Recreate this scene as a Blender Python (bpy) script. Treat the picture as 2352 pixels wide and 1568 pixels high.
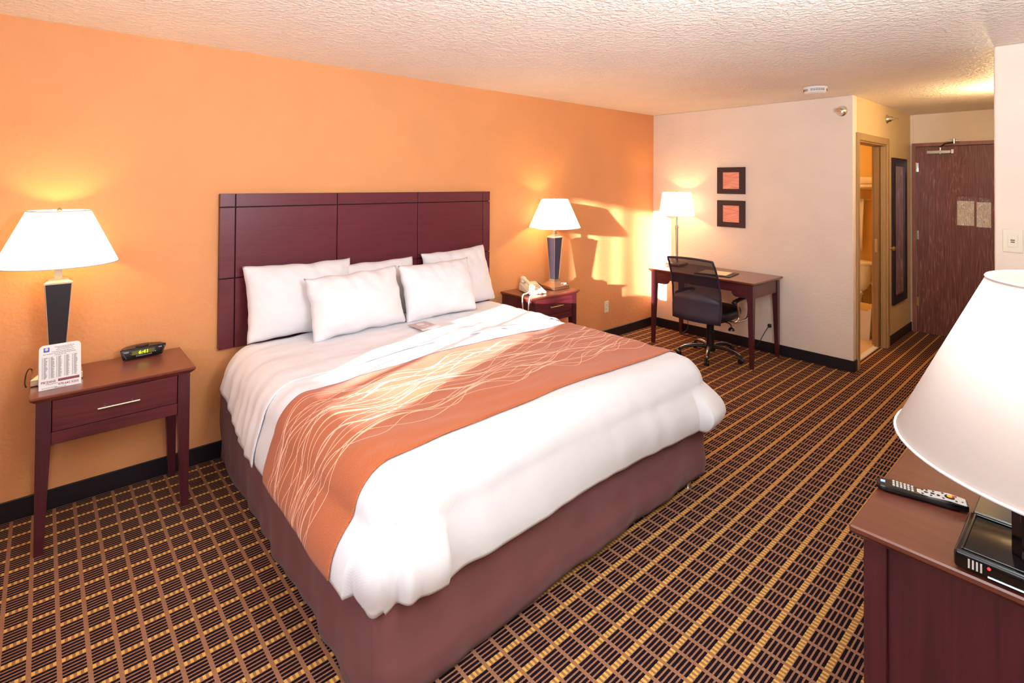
import bpy, bmesh, math, random
from mathutils import Vector, Matrix, noise
random.seed(7)
PI = math.pi
C = bpy.context.scene.collection
S = bpy.context.scene
for o in list(bpy.data.objects): bpy.data.objects.remove(o)

# ------------------------------------------------------------------ camera
F, CX, CY = 1211.87, 1171.53, 405.01
YA, PT, RO = 0.8465, 0.0115, 0.0062
fw = Vector((math.cos(YA)*math.cos(PT), math.sin(YA)*math.cos(PT), math.sin(PT)))
r0 = Vector((math.sin(YA), -math.cos(YA), 0)); u0 = r0.cross(fw)
rt = r0*math.cos(RO)+u0*math.sin(RO); up = -r0*math.sin(RO)+u0*math.cos(RO)
cd = bpy.data.cameras.new('camera'); cam = bpy.data.objects.new('camera', cd); C.objects.link(cam)
m = Matrix((rt, up, -fw)).transposed().to_4x4(); m.translation = (-5.3452, -3.5116, 1.6473)
cam.matrix_world = m
cd.sensor_width = 36; cd.sensor_fit = 'HORIZONTAL'; cd.lens = F/2352*36
cd.shift_x = (1176-CX)/2352; cd.shift_y = (CY-784)/2352; cd.clip_start = 0.02
S.camera = cam

# ------------------------------------------------------------------ world, sun, large lights, exposure
w = bpy.data.worlds.new('world'); S.world = w; w.use_nodes = True
w.node_tree.nodes['Background'].inputs[0].default_value = (0.75, 0.86, 1, 1)
w.node_tree.nodes['Background'].inputs[1].default_value = 1.5
def light(name, kind, loc, power, col, **k):
    l = bpy.data.lights.new(name, kind); l.energy = power; l.color = col
    for a, b in k.items(): setattr(l, a, b)
    o = bpy.data.objects.new(name, l); C.objects.link(o); o.location = loc
    return o
def aim(o, d): o.rotation_euler = Vector(d).to_track_quat('-Z', 'Y').to_euler()
sun = light('sun', 'SUN', (-9, -4, 3), 38.0, (1, .91, .86), angle=math.radians(.9)); aim(sun, (.67, .217, -.092))
day = light('window_daylight', 'AREA', (-6.12, -2.6, 1.6), 38, (.74, .86, 1.0), shape='RECTANGLE', size=2.0, size_y=1.3); aim(day, (1, -.05, .08))
fl = light('added_ceiling_fill', 'AREA', (-4.35, -3.85, 1.85), 168, (.70, .87, 1.0), shape='DISK', size=.4); aim(fl, (.22, .5, 1))  # added fill light aimed at the ceiling; no such source in the room
S.view_settings.view_transform = 'Standard'; S.view_settings.look = 'None'
S.view_settings.gamma = 1; S.view_settings.use_curve_mapping = False
S.view_settings.exposure = -0.07

# ------------------------------------------------------------------ materials
def lin(c):
    return tuple(((x/255)/12.92 if x/255 <= .04045 else ((x/255+.055)/1.055)**2.4) for x in c)+(1,)
class NT:
    def __init__(s, name):
        s.m = bpy.data.materials.new(name); s.m.use_nodes = True; s.t = s.m.node_tree
        s.b = s.t.nodes['Principled BSDF']; s.out = s.t.nodes['Material Output']
    def n(s, ty, **k):
        x = s.t.nodes.new(ty)
        for a, b in k.items():
            if a.startswith('i_'): s.put(x.inputs[int(a[2:])], b)
            else: setattr(x, a, b)
        return x
    def put(s, inp, v):
        if isinstance(v, bpy.types.NodeSocket): s.t.links.new(v, inp)
        elif isinstance(v, bpy.types.Node): s.t.links.new(v.outputs[0], inp)
        else: inp.default_value = v
    def math(s, op, a, b=0.0, c=0.0):
        x = s.n('ShaderNodeMath', operation=op); s.put(x.inputs[0], a); s.put(x.inputs[1], b); s.put(x.inputs[2], c); return x.outputs[0]
    def mix(s, f, a, b):
        x = s.n('ShaderNodeMix', data_type='RGBA'); s.put(x.inputs[0], f); s.put(x.inputs[6], a); s.put(x.inputs[7], b); return x.outputs[2]
    def noise(s, scale, vec=None, detail=3, rough=.5, dist=0):
        x = s.n('ShaderNodeTexNoise'); x.inputs['Scale'].default_value = scale; x.inputs['Detail'].default_value = detail
        x.inputs['Roughness'].default_value = rough; x.inputs['Distortion'].default_value = dist
        if vec is not None: s.put(x.inputs['Vector'], vec)
        return x.outputs[0]
    def coord(s, which='Object', scale=(1, 1, 1)):
        a = s.n('ShaderNodeTexCoord').outputs[which]
        if scale != (1, 1, 1):
            mp = s.n('ShaderNodeMapping'); mp.inputs['Scale'].default_value = scale; s.put(mp.inputs[0], a); return mp.outputs[0]
        return a
    def ramp(s, f, a, b):
        x = s.n('ShaderNodeMapRange'); s.put(x.inputs[0], f); x.inputs[1].default_value = a; x.inputs[2].default_value = b; return x.outputs[0]
    def bump(s, h, st=.3, d=.01):
        x = s.n('ShaderNodeBump'); x.inputs['Strength'].default_value = st; x.inputs['Distance'].default_value = d
        s.put(x.inputs['Height'], h); s.put(s.b.inputs['Normal'], x.outputs[0])
    def set(s, col=None, rough=None, metal=None, **k):
        if col is not None: s.put(s.b.inputs['Base Color'], col)
        if rough is not None: s.put(s.b.inputs['Roughness'], rough)
        if metal is not None: s.b.inputs['Metallic'].default_value = metal
        for a, b in k.items(): s.put(s.b.inputs[a.replace('_', ' ')], b)
        return s
def plain(name, col, rough=.5, metal=0, **k): return NT(name).set(lin(col), rough, metal, **k).m

def wallmat(name, col, bump=.35, scale=38, dist=.006, rough=.62):
    t = NT(name); c = t.coord()
    n1 = t.noise(scale, c, 3, .5, .25); n2 = t.noise(3, c, 2)
    t.set(t.mix(t.ramp(n2, .3, .7), lin(col), lin([x*.975 for x in col])), rough)
    t.bump(t.ramp(n1, .42, .62), bump, dist); t.set(Specular_IOR_Level=.3); return t.m
M_orange = wallmat('painted_orange_wall', (226, 154, 100), .16, 44)
M_cream = wallmat('painted_cream_wall', (248, 229, 211), .14, 44)
M_khaki = wallmat('painted_khaki', (228, 198, 148), .2, 34)
M_bathwall = wallmat('painted_yellow_wall', (232, 186, 104), .2, 34)
M_ceil = wallmat('textured_ceiling', (252, 241, 228), .5, 42, .01, .5)

def carpet():
    t = NT('patterned_carpet'); sx = t.n('ShaderNodeSeparateXYZ'); t.put(sx.inputs[0], t.coord())
    X, Y = sx.outputs[0], sx.outputs[1]
    wob = t.noise(240, t.coord(), 2)
    wb = t.math('MULTIPLY', t.math('SUBTRACT', wob, .5), .0016)
    P, Q = .0969, .0779
    v = t.math('FRACT', t.math('ADD', t.math('DIVIDE', t.math('ADD', t.math('ADD', Y, wb), .745), P), 100.1))    # yellow row 0..0.2
    u = t.math('FRACT', t.math('ADD', t.math('DIVIDE', t.math('ADD', t.math('ADD', X, wb), 3.726), Q), 100.09))   # band 0..0.18
    band = t.math('LESS_THAN', u, .18)
    row = t.math('LESS_THAN', v, .20)
    k = t.math('FRACT', t.math('DIVIDE', t.math('SUBTRACT', v, .20), .1667))    # stripes: 0..0.58 dark then brown, five dark ones
    dark = t.math('LESS_THAN', k, .63)
    dark = t.math('MULTIPLY', dark, t.math('SUBTRACT', 1, band)); dark = t.math('MULTIPLY', dark, t.math('SUBTRACT', 1, row))
    q = t.math('FRACT', t.math('DIVIDE', t.math('SUBTRACT', u, .18), .2343))
    yel = t.math('MULTIPLY', t.math('LESS_THAN', q, .52), t.math('MULTIPLY', row, t.math('SUBTRACT', 1, band)))
    fib = t.noise(900, t.coord('Object', (1, .45, 1)), 2)
    f2 = t.noise(420, t.coord(), 2)
    brown = t.mix(t.ramp(fib, .35, .65), lin((104, 66, 50)), lin((186, 134, 104)))
    yellow = t.mix(t.ramp(fib, .35, .65), lin((176, 116, 40)), lin((248, 206, 116)))
    blk = t.mix(f2, lin((14, 8, 16)), lin((34, 20, 28)))
    col = t.mix(dark, brown, blk); col = t.mix(yel, col, yellow)
    # the plain part of a yellow row is a warmer brown
    col = t.mix(t.math('MULTIPLY', t.math('MULTIPLY', row, t.math('SUBTRACT', 1, yel)), .35), col, lin((170, 112, 52)))
    t.set(col, .95, Specular_IOR_Level=.1)
    h = t.math('ADD', t.math('MULTIPLY', fib, .5), t.math('MULTIPLY', dark, -.6)); h = t.math('ADD', h, t.math('MULTIPLY', yel, .4))
    t.bump(h, .6, .003); return t.m
M_carpet = carpet()

def wood(name, a, b, rough=.3, axis=0, k=1.0, coat=.3):
    t = NT(name); s = [26*k, 26*k, 26*k]; s[axis] = 1.6*k
    n = t.noise(1, t.coord('Object', tuple(s)), 5, .6, 1.2)
    n2 = t.noise(2.2, t.coord(), 2)
    f = t.math('ADD', t.math('MULTIPLY', t.ramp(n, .3, .7), .75), t.math('MULTIPLY', n2, .25))
    t.set(t.mix(f, lin(a), lin(b)), t.math('ADD', t.math('MULTIPLY', n, .1), rough-.05))
    t.b.inputs['Coat Weight'].default_value = coat; t.b.inputs['Coat Roughness'].default_value = .25
    t.bump(n, .03, .0008); return t.m
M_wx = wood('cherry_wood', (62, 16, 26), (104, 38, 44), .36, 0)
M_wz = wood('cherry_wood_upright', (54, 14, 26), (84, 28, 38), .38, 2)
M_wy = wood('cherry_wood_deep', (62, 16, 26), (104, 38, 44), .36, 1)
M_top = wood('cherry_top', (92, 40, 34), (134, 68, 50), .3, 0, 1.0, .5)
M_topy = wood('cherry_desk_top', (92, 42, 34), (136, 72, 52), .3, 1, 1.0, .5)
M_head = wood('headboard_veneer', (84, 24, 38), (102, 34, 46), .36, 0, 2.2, .12)
M_darkgap = plain('dark_gap', (18, 8, 12), .7)
def doorwood():
    t = NT('oak_door'); c = t.coord('Object', (1, 7.0, .5))
    n = t.noise(1.3, c, 3, .5, .4)
    rings = t.math('PINGPONG', t.math('MULTIPLY', n, 34), 1)
    fine = t.noise(1, t.coord('Object', (60, 130, 5)), 3, .6)
    f = t.math('MULTIPLY', t.math('POWER', rings, 5), t.ramp(fine, .35, .6))
    col = t.mix(t.ramp(fine, .35, .65), lin((100, 50, 44)), lin((132, 76, 62)))
    col = t.mix(t.math('MULTIPLY', f, .6), col, lin((188, 134, 122)))
    t.set(col, .42); t.bump(fine, .15, .002); return t.m
M_door = doorwood()
M_frame = wood('door_frame_wood', (124, 70, 52), (160, 98, 72), .4, 2)
M_base = plain('black_baseboard', (20, 14, 24), .45)
M_casing = plain('tan_casing', (176, 142, 96), .45)
M_pocket = plain('tan_door', (150, 112, 66), .5)
M_steel = plain('brushed_steel', (205, 195, 185), .28, 1)
M_chrome = plain('chrome', (225, 222, 218), .12, 1)
M_pewter = plain('satin_nickel', (214, 196, 172), .3, 1)
M_black = plain('black_plastic', (20, 18, 22), .35)
M_gloss = plain('glossy_black', (10, 9, 11), .12)
M_leather = plain('black_leather', (20, 16, 22), .4)
M_lampblk = plain('lamp_post_black', (27, 20, 30), .45)
M_ivory = plain('ivory_plastic', (238, 226, 200), .35)
M_white = plain('white_plastic', (240, 236, 230), .35)
M_porc = plain('porcelain', (236, 226, 200), .15)
M_paper = plain('white_paper', (242, 238, 236), .7)
M_red = plain('maroon_print', (150, 30, 56), .6)
M_ink = plain('dark_ink', (90, 70, 80), .6)
M_redled = NT('red_led').set(lin((230, 60, 70)), .4, Emission_Color=lin((255, 50, 60)), Emission_Strength=1.2).m
M_green = NT('green_digits').set(lin((210, 235, 40)), .5, Emission_Color=lin((205, 240, 30)), Emission_Strength=1.0).m
M_lcd = plain('clock_window', (118, 110, 66), .3)
M_blue = plain('blue_print', (70, 90, 190), .6)
M_yellow = plain('yellow_rubber', (240, 170, 20), .5)
M_silver = plain('silver_plastic', (206, 200, 196), .38, .2)
M_glassled = NT('cyan_light').set(lin((200, 240, 255)), .3, Emission_Color=lin((190, 235, 255)), Emission_Strength=1.6).m

def cloth(name, col, bump=.12, scale=500, rough=.9, sheen=.2, weave=True):
    t = NT(name); c = t.coord()
    n = t.noise(scale, c, 2); big = t.noise(9, c, 3)
    t.set(t.mix(big, lin(col), lin([x*.965 for x in col])), rough, Specular_IOR_Level=.15)
    t.b.inputs['Sheen Weight'].default_value = sheen
    t.bump(t.math('ADD', n, t.math('MULTIPLY', big, .6)), bump, .003); return t.m
M_sheet = cloth('white_cotton', (238, 232, 236))
M_pillow = cloth('white_pillowcase', (240, 234, 236))
def duvetmat():
    t = NT('white_duvet'); sx = t.n('ShaderNodeSeparateXYZ'); t.put(sx.inputs[0], t.coord())
    a = t.math('SINE', t.math('MULTIPLY', sx.outputs[0], 620)); b = t.math('SINE', t.math('MULTIPLY', t.math('ADD', sx.outputs[1], sx.outputs[2]), 620))
    t.set(lin((232, 229, 234)), .85, Specular_IOR_Level=.2); t.b.inputs['Sheen Weight'].default_value = .15
    t.bump(t.math('MULTIPLY', a, b), .10, .0015); return t.m
M_duvet = duvetmat()
M_skirt = cloth('brown_bed_skirt', (120, 73, 74), .15, 700, .85, .12)
M_basefab = cloth('dark_brown_fabric', (58, 38, 34), .3, 500, .9, .1)

def runnermat():
    t = NT('orange_chenille_runner'); uv = t.n('ShaderNodeTexCoord').outputs['UV']
    sx = t.n('ShaderNodeSeparateXYZ'); t.put(sx.inputs[0], uv); U, V = sx.outputs[0], sx.outputs[1]
    mp = t.n('ShaderNodeMapping'); mp.inputs['Scale'].default_value = (1, .38, 1); t.put(mp.inputs[0], uv)
    n = t.noise(760, mp.outputs[0], 3, .7)
    base = t.mix(t.ramp(n, .38, .62), lin((162, 76, 38)), lin((208, 118, 76)))
    rnd = random.Random(4); acc = None
    N = 24
    for i in range(N):
        c0 = .10 + .47*i/(N-1)
        thick = (i % 4 == 1)
        lam = rnd.uniform(.36, .56); ph = rnd.uniform(0, 6.28); amp = rnd.uniform(.022, .05)
        wv = t.math('MULTIPLY', t.math('SINE', t.math('ADD', t.math('MULTIPLY', U, 6.283/lam), ph)), amp)
        wv2 = t.math('MULTIPLY', t.math('SINE', t.math('ADD', t.math('MULTIPLY', U, 6.283/(lam*2.7)), ph*2)), amp*.5)
        d = t.math('ABSOLUTE', t.math('SUBTRACT', V, t.math('ADD', t.math('ADD', wv, wv2), c0)))
        if thick:
            wd = t.math('ADD', t.math('MULTIPLY', t.math('POWER', t.math('ABSOLUTE', t.math('SINE', t.math('ADD', t.math('MULTIPLY', U, 3.1416/lam), ph))), 4), .0052), .0018)
        else: wd = .0018
        mk = t.math('LESS_THAN', d, wd)
        acc = mk if acc is None else t.math('MAXIMUM', acc, mk)
    col = t.mix(acc, base, lin((250, 196, 168)))
    t.set(col, .95, Specular_IOR_Level=.1); t.b.inputs['Sheen Weight'].default_value = .25
    t.bump(t.math('ADD', n, t.math('MULTIPLY', acc, .6)), .5, .003); return t.m
M_runner = runnermat()

def shademat(name, e, col=(255, 226, 186), tr=.55, cl=(250, 244, 234)):
    t = NT(name); d = t.n('ShaderNodeBsdfDiffuse'); d.inputs[0].default_value = lin(cl)
    r = t.n('ShaderNodeBsdfTranslucent'); r.inputs[0].default_value = lin((255, 240, 218))
    mx = t.n('ShaderNodeMixShader'); mx.inputs[0].default_value = tr; t.put(mx.inputs[1], d.outputs[0]); t.put(mx.inputs[2], r.outputs[0])
    em = t.n('ShaderNodeEmission'); em.inputs[0].default_value = lin(col); em.inputs[1].default_value = e
    ad = t.n('ShaderNodeAddShader'); t.put(ad.inputs[0], mx.outputs[0]); t.put(ad.inputs[1], em.outputs[0])
    t.put(t.out.inputs[0], ad.outputs[0]); return t.m
M_shade = shademat('lit_lampshade', .85, (255, 238, 214))
M_shade2 = shademat('dim_lampshade', .03, tr=.10, cl=(204, 190, 182))
M_strim = plain('shade_trim', (196, 184, 180), .8)
M_bulb = NT('bulb').set(lin((255, 240, 210)), .5, Emission_Color=lin((255, 220, 160)), Emission_Strength=6).m
def meshmat():
    t = NT('chair_mesh_fabric'); tr = t.n('ShaderNodeBsdfTransparent')
    t.set(lin((26, 20, 36)), .6)
    mx = t.n('ShaderNodeMixShader'); mx.inputs[0].default_value = .85
    t.put(mx.inputs[1], tr.outputs[0]); t.put(mx.inputs[2], t.b.outputs[0]); t.put(t.out.inputs[0], mx.outputs[0]); return t.m
M_mesh = meshmat()
def clearmat():
    t = NT('clear_plastic'); tr = t.n('ShaderNodeBsdfTransparent'); gl = t.n('ShaderNodeBsdfGlossy'); gl.inputs['Roughness'].default_value = .12
    n = t.noise(14, t.coord(), 2, .5, 1); mx = t.n('ShaderNodeMixShader'); t.put(mx.inputs[0], t.math('ADD', t.math('MULTIPLY', n, .22), .0))
    t.put(mx.inputs[1], tr.outputs[0]); t.put(mx.inputs[2], gl.outputs[0])
    b = t.n('ShaderNodeBump'); b.inputs['Strength'].default_value = 1; b.inputs['Distance'].default_value = .02; t.put(b.inputs['Height'], n); t.put(gl.inputs['Normal'], b.outputs[0])
    t.put(t.out.inputs[0], mx.outputs[0]); return t.m
M_clear = clearmat()
M_mirror = plain('mirror_glass', (235, 235, 235), .03, 1)
def printmat(name, rows, a=(232, 222, 214), b=(120, 100, 96)):
    t = NT(name); sx = t.n('ShaderNodeSeparateXYZ'); t.put(sx.inputs[0], t.coord())
    ln = t.math('LESS_THAN', t.math('FRACT', t.math('MULTIPLY', sx.outputs[2], rows)), .45)
    n = t.noise(160, t.coord('Object', (1, 1, .2)), 2)
    t.set(t.mix(t.math('MULTIPLY', ln, t.ramp(n, .45, .55)), lin(a), lin(b)), .6); return t.m
M_notice = printmat('printed_notice', 75, (240, 232, 224), (168, 146, 138))
def artmat(name, seed):
    t = NT(name); uv = t.coord(); sx = t.n('ShaderNodeSeparateXYZ'); t.put(sx.inputs[0], uv); Y, Z = sx.outputs[1], sx.outputs[2]
    big = t.noise(7, uv, 2); col = t.mix(big, lin((240, 140, 118)), lin((255, 184, 150)))
    r = random.Random(seed); acc = None
    for i in range(8):
        z0 = -.085+.025*i; a = r.uniform(.008, .02); k = r.uniform(20, 34); ph = r.uniform(0, 6)
        d = t.math('ABSOLUTE', t.math('SUBTRACT', Z, t.math('ADD', t.math('MULTIPLY', t.math('SINE', t.math('ADD', t.math('MULTIPLY', Y, k), ph)), a), z0)))
        mk = t.math('LESS_THAN', d, .0016); acc = mk if acc is None else t.math('MAXIMUM', acc, mk)
    t.set(t.mix(t.math('MULTIPLY', acc, .6), col, lin((176, 90, 84))), .5); return t.m
M_art1, M_art2 = artmat('art_print_a', 3), artmat('art_print_b', 9)
M_artframe = plain('espresso_frame', (58, 34, 36), .5)
M_tile = plain('bath_tile', (226, 190, 150), .35)
M_towel = cloth('bath_towel', (246, 226, 190), .5, 300, .95, .4)
M_curtain = cloth('curtain_fabric', (214, 176, 130), .2, 300)
M_glass = NT('window_glass'); _g = M_glass.n('ShaderNodeBsdfTransparent'); M_glass.put(M_glass.out.inputs[0], _g.outputs[0]); M_glass = M_glass.m

# ------------------------------------------------------------------ mesh helpers
def box(bm, a, b, bev=0, seg=1):
    x0, y0, z0 = [min(p, q) for p, q in zip(a, b)]; x1, y1, z1 = [max(p, q) for p, q in zip(a, b)]
    vs = [bm.verts.new(v) for v in ((x0,y0,z0),(x1,y0,z0),(x1,y1,z0),(x0,y1,z0),(x0,y0,z1),(x1,y0,z1),(x1,y1,z1),(x0,y1,z1))]
    fs = [bm.faces.new([vs[i] for i in f]) for f in ((3,2,1,0),(4,5,6,7),(0,1,5,4),(1,2,6,5),(2,3,7,6),(3,0,4,7))]
    if bev:
        es = list({e for f in fs for e in f.edges})
        bmesh.ops.bevel(bm, geom=es, offset=bev, segments=seg, affect='EDGES', profile=.5)
    return vs
def hexa(bm, bot, top):
    vs = [bm.verts.new(v) for v in bot+top]
    for f in ((3,2,1,0),(4,5,6,7),(0,1,5,4),(1,2,6,5),(2,3,7,6),(3,0,4,7)): bm.faces.new([vs[i] for i in f])
def rings(bm, rs, cap=True, closed=True):
    L = [[bm.verts.new(p) for p in r] for r in rs]
    for a, b in zip(L, L[1:]):
        n = len(a)
        for i in range(n if closed else n-1): bm.faces.new((a[i], a[(i+1) % n], b[(i+1) % n], b[i]))
    if cap:
        bm.faces.new(list(reversed(L[0]))); bm.faces.new(L[-1])
    return L
def lathe(bm, prof, c=(0,0,0), n=32, cap=True, axis='z'):
    rs = []
    for r, z in prof:
        row = []
        for i in range(n):
            a = 2*PI*i/n
            if axis == 'z': p = (c[0]+r*math.cos(a), c[1]+r*math.sin(a), c[2]+z)
            elif axis == 'x': p = (c[0]+z, c[1]+r*math.cos(a), c[2]+r*math.sin(a))
            else: p = (c[0]+r*math.sin(a), c[1]+z, c[2]+r*math.cos(a))
            row.append(p)
        rs.append(row)
    return rings(bm, rs, cap)
def tube(bm, pts, r, n=8, cap=True, flat=1.0):
    pts = [Vector(p) for p in pts]; rs = []; prev = None
    for i, p in enumerate(pts):
        d = (pts[min(i+1, len(pts)-1)]-pts[max(i-1, 0)]).normalized()
        if prev is None:
            s = d.cross(Vector((0,0,1)))
            if s.length < .1: s = d.cross(Vector((1,0,0)))
        else: s = prev-d*prev.dot(d)
        s.normalize(); prev = s; t = d.cross(s)
        rr = r[i] if isinstance(r, (list, tuple)) else r
        rs.append([p+s*rr*math.cos(2*PI*k/n)+t*rr*flat*math.sin(2*PI*k/n) for k in range(n)])
    rings(bm, rs, cap)
def smoothpath(pts, n=6):
    pts = [Vector(p) for p in pts]; out = []
    for i in range(len(pts)-1):
        p0 = pts[max(i-1,0)]; p1 = pts[i]; p2 = pts[i+1]; p3 = pts[min(i+2,len(pts)-1)]
        for k in range(n):
            t = k/n; out.append(.5*((2*p1)+(p2-p0)*t+(2*p0-5*p1+4*p2-p3)*t*t+(-p0+3*p1-3*p2+p3)*t**3))
    out.append(pts[-1]); return out
def prism(bm, poly, lo, hi, axis):
    def P(a, b, h): return {'x': (h, a, b), 'y': (a, h, b), 'z': (a, b, h)}[axis]
    A = [bm.verts.new(P(a, b, lo)) for a, b in poly]; B = [bm.verts.new(P(a, b, hi)) for a, b in poly]
    bm.faces.new(A); bm.faces.new(list(reversed(B))); n = len(poly)
    for i in range(n): bm.faces.new((A[i], B[i], B[(i+1) % n], A[(i+1) % n]))
def NB(): return bmesh.new()
def obj(name, bm, mat, parent=None, smooth=False, auto=None):
    bmesh.ops.recalc_face_normals(bm, faces=bm.faces[:])
    me = bpy.data.meshes.new(name); bm.to_mesh(me); bm.free(); me.materials.append(mat)
    if smooth:
        for p in me.polygons: p.use_smooth = True
        if auto: me.set_sharp_from_angle(angle=math.radians(auto))
    o = bpy.data.objects.new(name, me); C.objects.link(o)
    if parent: o.parent = parent
    return o
def bx(name, a, b, mat, parent=None, bev=0, seg=1):
    bm = NB(); box(bm, a, b, bev, seg); return obj(name, bm, mat, parent, bev > 0 and seg > 1, 40)
def tag(o, label, cat, group=None):
    o['label'] = label; o['category'] = cat
    if group: o['group'] = group
    return o
def thing(name, label, cat, loc=(0,0,0), rz=0, group=None):
    o = bpy.data.objects.new(name, None); C.objects.link(o); o.location = loc; o.rotation_euler = (0,0,rz); o.empty_display_size = .1
    return tag(o, label, cat, group)
def struct(o): o['kind'] = 'structure'; return o
def text(name, s, size, mat, parent, mw, align='LEFT', ext=.0004):
    c = bpy.data.curves.new(name, 'FONT'); c.body = s; c.size = size; c.extrude = ext; c.align_x = align; c.resolution_u = 2; c.offset = size*.018
    t = bpy.data.objects.new(name, c); C.objects.link(t)
    bpy.context.view_layer.update()
    me = bpy.data.meshes.new_from_object(t.evaluated_get(bpy.context.evaluated_depsgraph_get()))
    bpy.data.objects.remove(t); bpy.data.curves.remove(c)
    me.transform(mw); me.materials.clear(); me.materials.append(mat); me.name = name
    o = bpy.data.objects.new(name, me); C.objects.link(o)
    if parent: o.parent = parent
    return o
def copy_tree(o, parent=None):
    c = o.copy(); C.objects.link(c)
    if parent: c.parent = parent
    for ch in [x for x in bpy.data.objects if x.parent == o]: copy_tree(ch, c)
    return c

# ------------------------------------------------------------------ room shell
H = 2.44; L = 2.0325; D = 2.047; PX, PY = -1.297, -3.088; WX = -6.3; SY = -3.95; T = .12
struct(bx('floor', (WX-T, SY-T, -.06), (D+T, T, 0), M_carpet))
struct(bx('ceiling', (WX-T, SY-T, H), (D+T, T, H+.08), M_ceil))
struct(bx('wall_north', (WX-T, 0, 0), (0, T, H), M_orange))
struct(bx('wall_east', (0, -L, 0), (T, T, H), M_cream, bev=.008, seg=3))
# hallway north wall with the bathroom doorway
bm = NB(); DX0, DX1, DZ = .14, 1.05, 2.05
box(bm, (.121, -L, 0), (DX0, -L+T, H)); box(bm, (DX0, -L, DZ), (DX1, -L+T, H)); box(bm, (DX1, -L, 0), (D, -L+T, H))
struct(obj('wall_hall_north', bm, M_khaki))
struct(bx('wall_entry', (D, -2.06, 0), (D+T, T, H), M_cream))
bm = NB(); box(bm, (D, -3.2, 2.105), (D+T, -2.061, H)); box(bm, (D, -3.2, 0), (D+T, -3.06, 2.105)); struct(obj('wall_entry_header', bm, M_cream))
struct(bx('wall_partition', (PX, SY, 0), (PX+T, PY, H), M_cream, bev=.012, seg=3))
struct(bx('wall_hall_south', (PX+T+.001, PY-.1, 0), (D, PY, H), M_cream))
struct(bx('wall_south', (WX, SY-T, 0), (PX, SY, H), M_cream))
# west wall with window
WY0, WY1, WZ0, WZ1 = -2.75, -1.15, .93, 2.2
bm = NB(); box(bm, (WX-T, SY-T, 0), (WX, WY0, H)); box(bm, (WX-T, WY1, 0), (WX, T, H)); box(bm, (WX-T, WY0, 0), (WX, WY1, WZ0)); box(bm, (WX-T, WY0, WZ1), (WX, WY1, H))
struct(obj('wall_west', bm, M_cream))
win = struct(thing('window_1', 'x', 'x', (WX-.06, -1.95, WZ0)))
del win['label']; del win['category']
hw = (WY1-WY0)/2; hh = WZ1-WZ0
bm = NB()
for a, b in (((-.03,-hw,0),(.03,-hw+.04,hh)), ((-.03,hw-.04,0),(.03,hw,hh)), ((-.03,-hw+.04,0),(.03,hw-.04,.04)), ((-.03,-hw+.04,hh-.04),(.03,hw-.04,hh))): box(bm, a, b)
obj('window_frame', bm, M_white, win)
for yy, ww in ((.18, .013), (.045, .022)): bx('mullion', (-.02, yy-ww, .04), (.02, yy+ww, hh-.04), M_white, win)
bx('pane', (-.004, -hw+.04, .04), (.004, hw-.04, hh-.04), M_glass, win)
def curtain(y0, y1, label):
    bm = NB(); n = 60; rs = []
    for z in (.35, 1.2, 2.05, 2.3):
        rs.append([(WX+.07+.025*math.sin(i/n*(y1-y0)/.11*6.28)*(1 if z < 2.1 else .6), y0+(y1-y0)*i/n, z) for i in range(n+1)])
    rings(bm, rs, False, False); o = obj('curtain', bm, M_curtain, None, True); sm = o.modifiers.new('s', 'SOLIDIFY'); sm.thickness = .004
    tag(o, label, 'curtain')
curtain(-2.95, -2.215, 'tan curtain panel hanging at the south side of the window')
curtain(-1.575, -.95, 'tan curtain panel hanging at the headboard wall side of the window')
bm = NB(); tube(bm, [(WX+.07, -3.05, 2.31), (WX+.07, -.85, 2.31)], .012, 10)
for yy in (-3.0, -.9): box(bm, (WX, yy-.01, 2.30), (WX+.07, yy+.01, 2.32))
tag(obj('curtain_rod', bm, M_steel, None, True, 40), 'metal curtain rod above the window', 'curtain rod')
# baseboards
BH = .10; BT = .012
def baseb(name, a, b): struct(bx(name, a, b, M_base, bev=.003))
baseb('baseboard_north', (WX, -BT, 0), (-BT, 0, BH))
baseb('baseboard_east', (-BT, -L-BT, 0), (0, -BT-.0005, BH))
baseb('baseboard_hall', (0.0005, -L-BT, 0), (.076, -L, BH))
baseb('baseboard_hall_east', (1.118, -L-BT, 0), (D, -L, BH))
baseb('baseboard_partition', (PX-BT, SY, 0), (PX, PY, BH))
baseb('baseboard_south', (WX, SY, 0), (PX-BT, SY+BT, BH))
baseb('baseboard_west', (WX, SY+BT, 0), (WX+BT, -BT, BH))
# bathroom
struct(bx('floor_bathroom', (.121, -1.935, .0005), (D, 0, .012), M_tile))
tr = struct(thing('trim_1', 'x', 'x', (.6, -1.98, 0))); del tr['label']; del tr['category']
bx('threshold', (DX0-.6, -.005, 0), (DX1-.6, .045, .016), M_white, tr, .004)
yb = -L+T
struct(bx('wall_bathroom_south', (.121, yb, .012), (DX0, yb+.004, 2.44), M_bathwall))
struct(bx('wall_bathroom_east', (D-.006, yb+.004, .012), (D-.0005, -.001, H), M_bathwall))
struct(bx('wall_bathroom_north', (.121, -.008, .012), (D-.006, -.001, H), M_bathwall))
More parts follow.
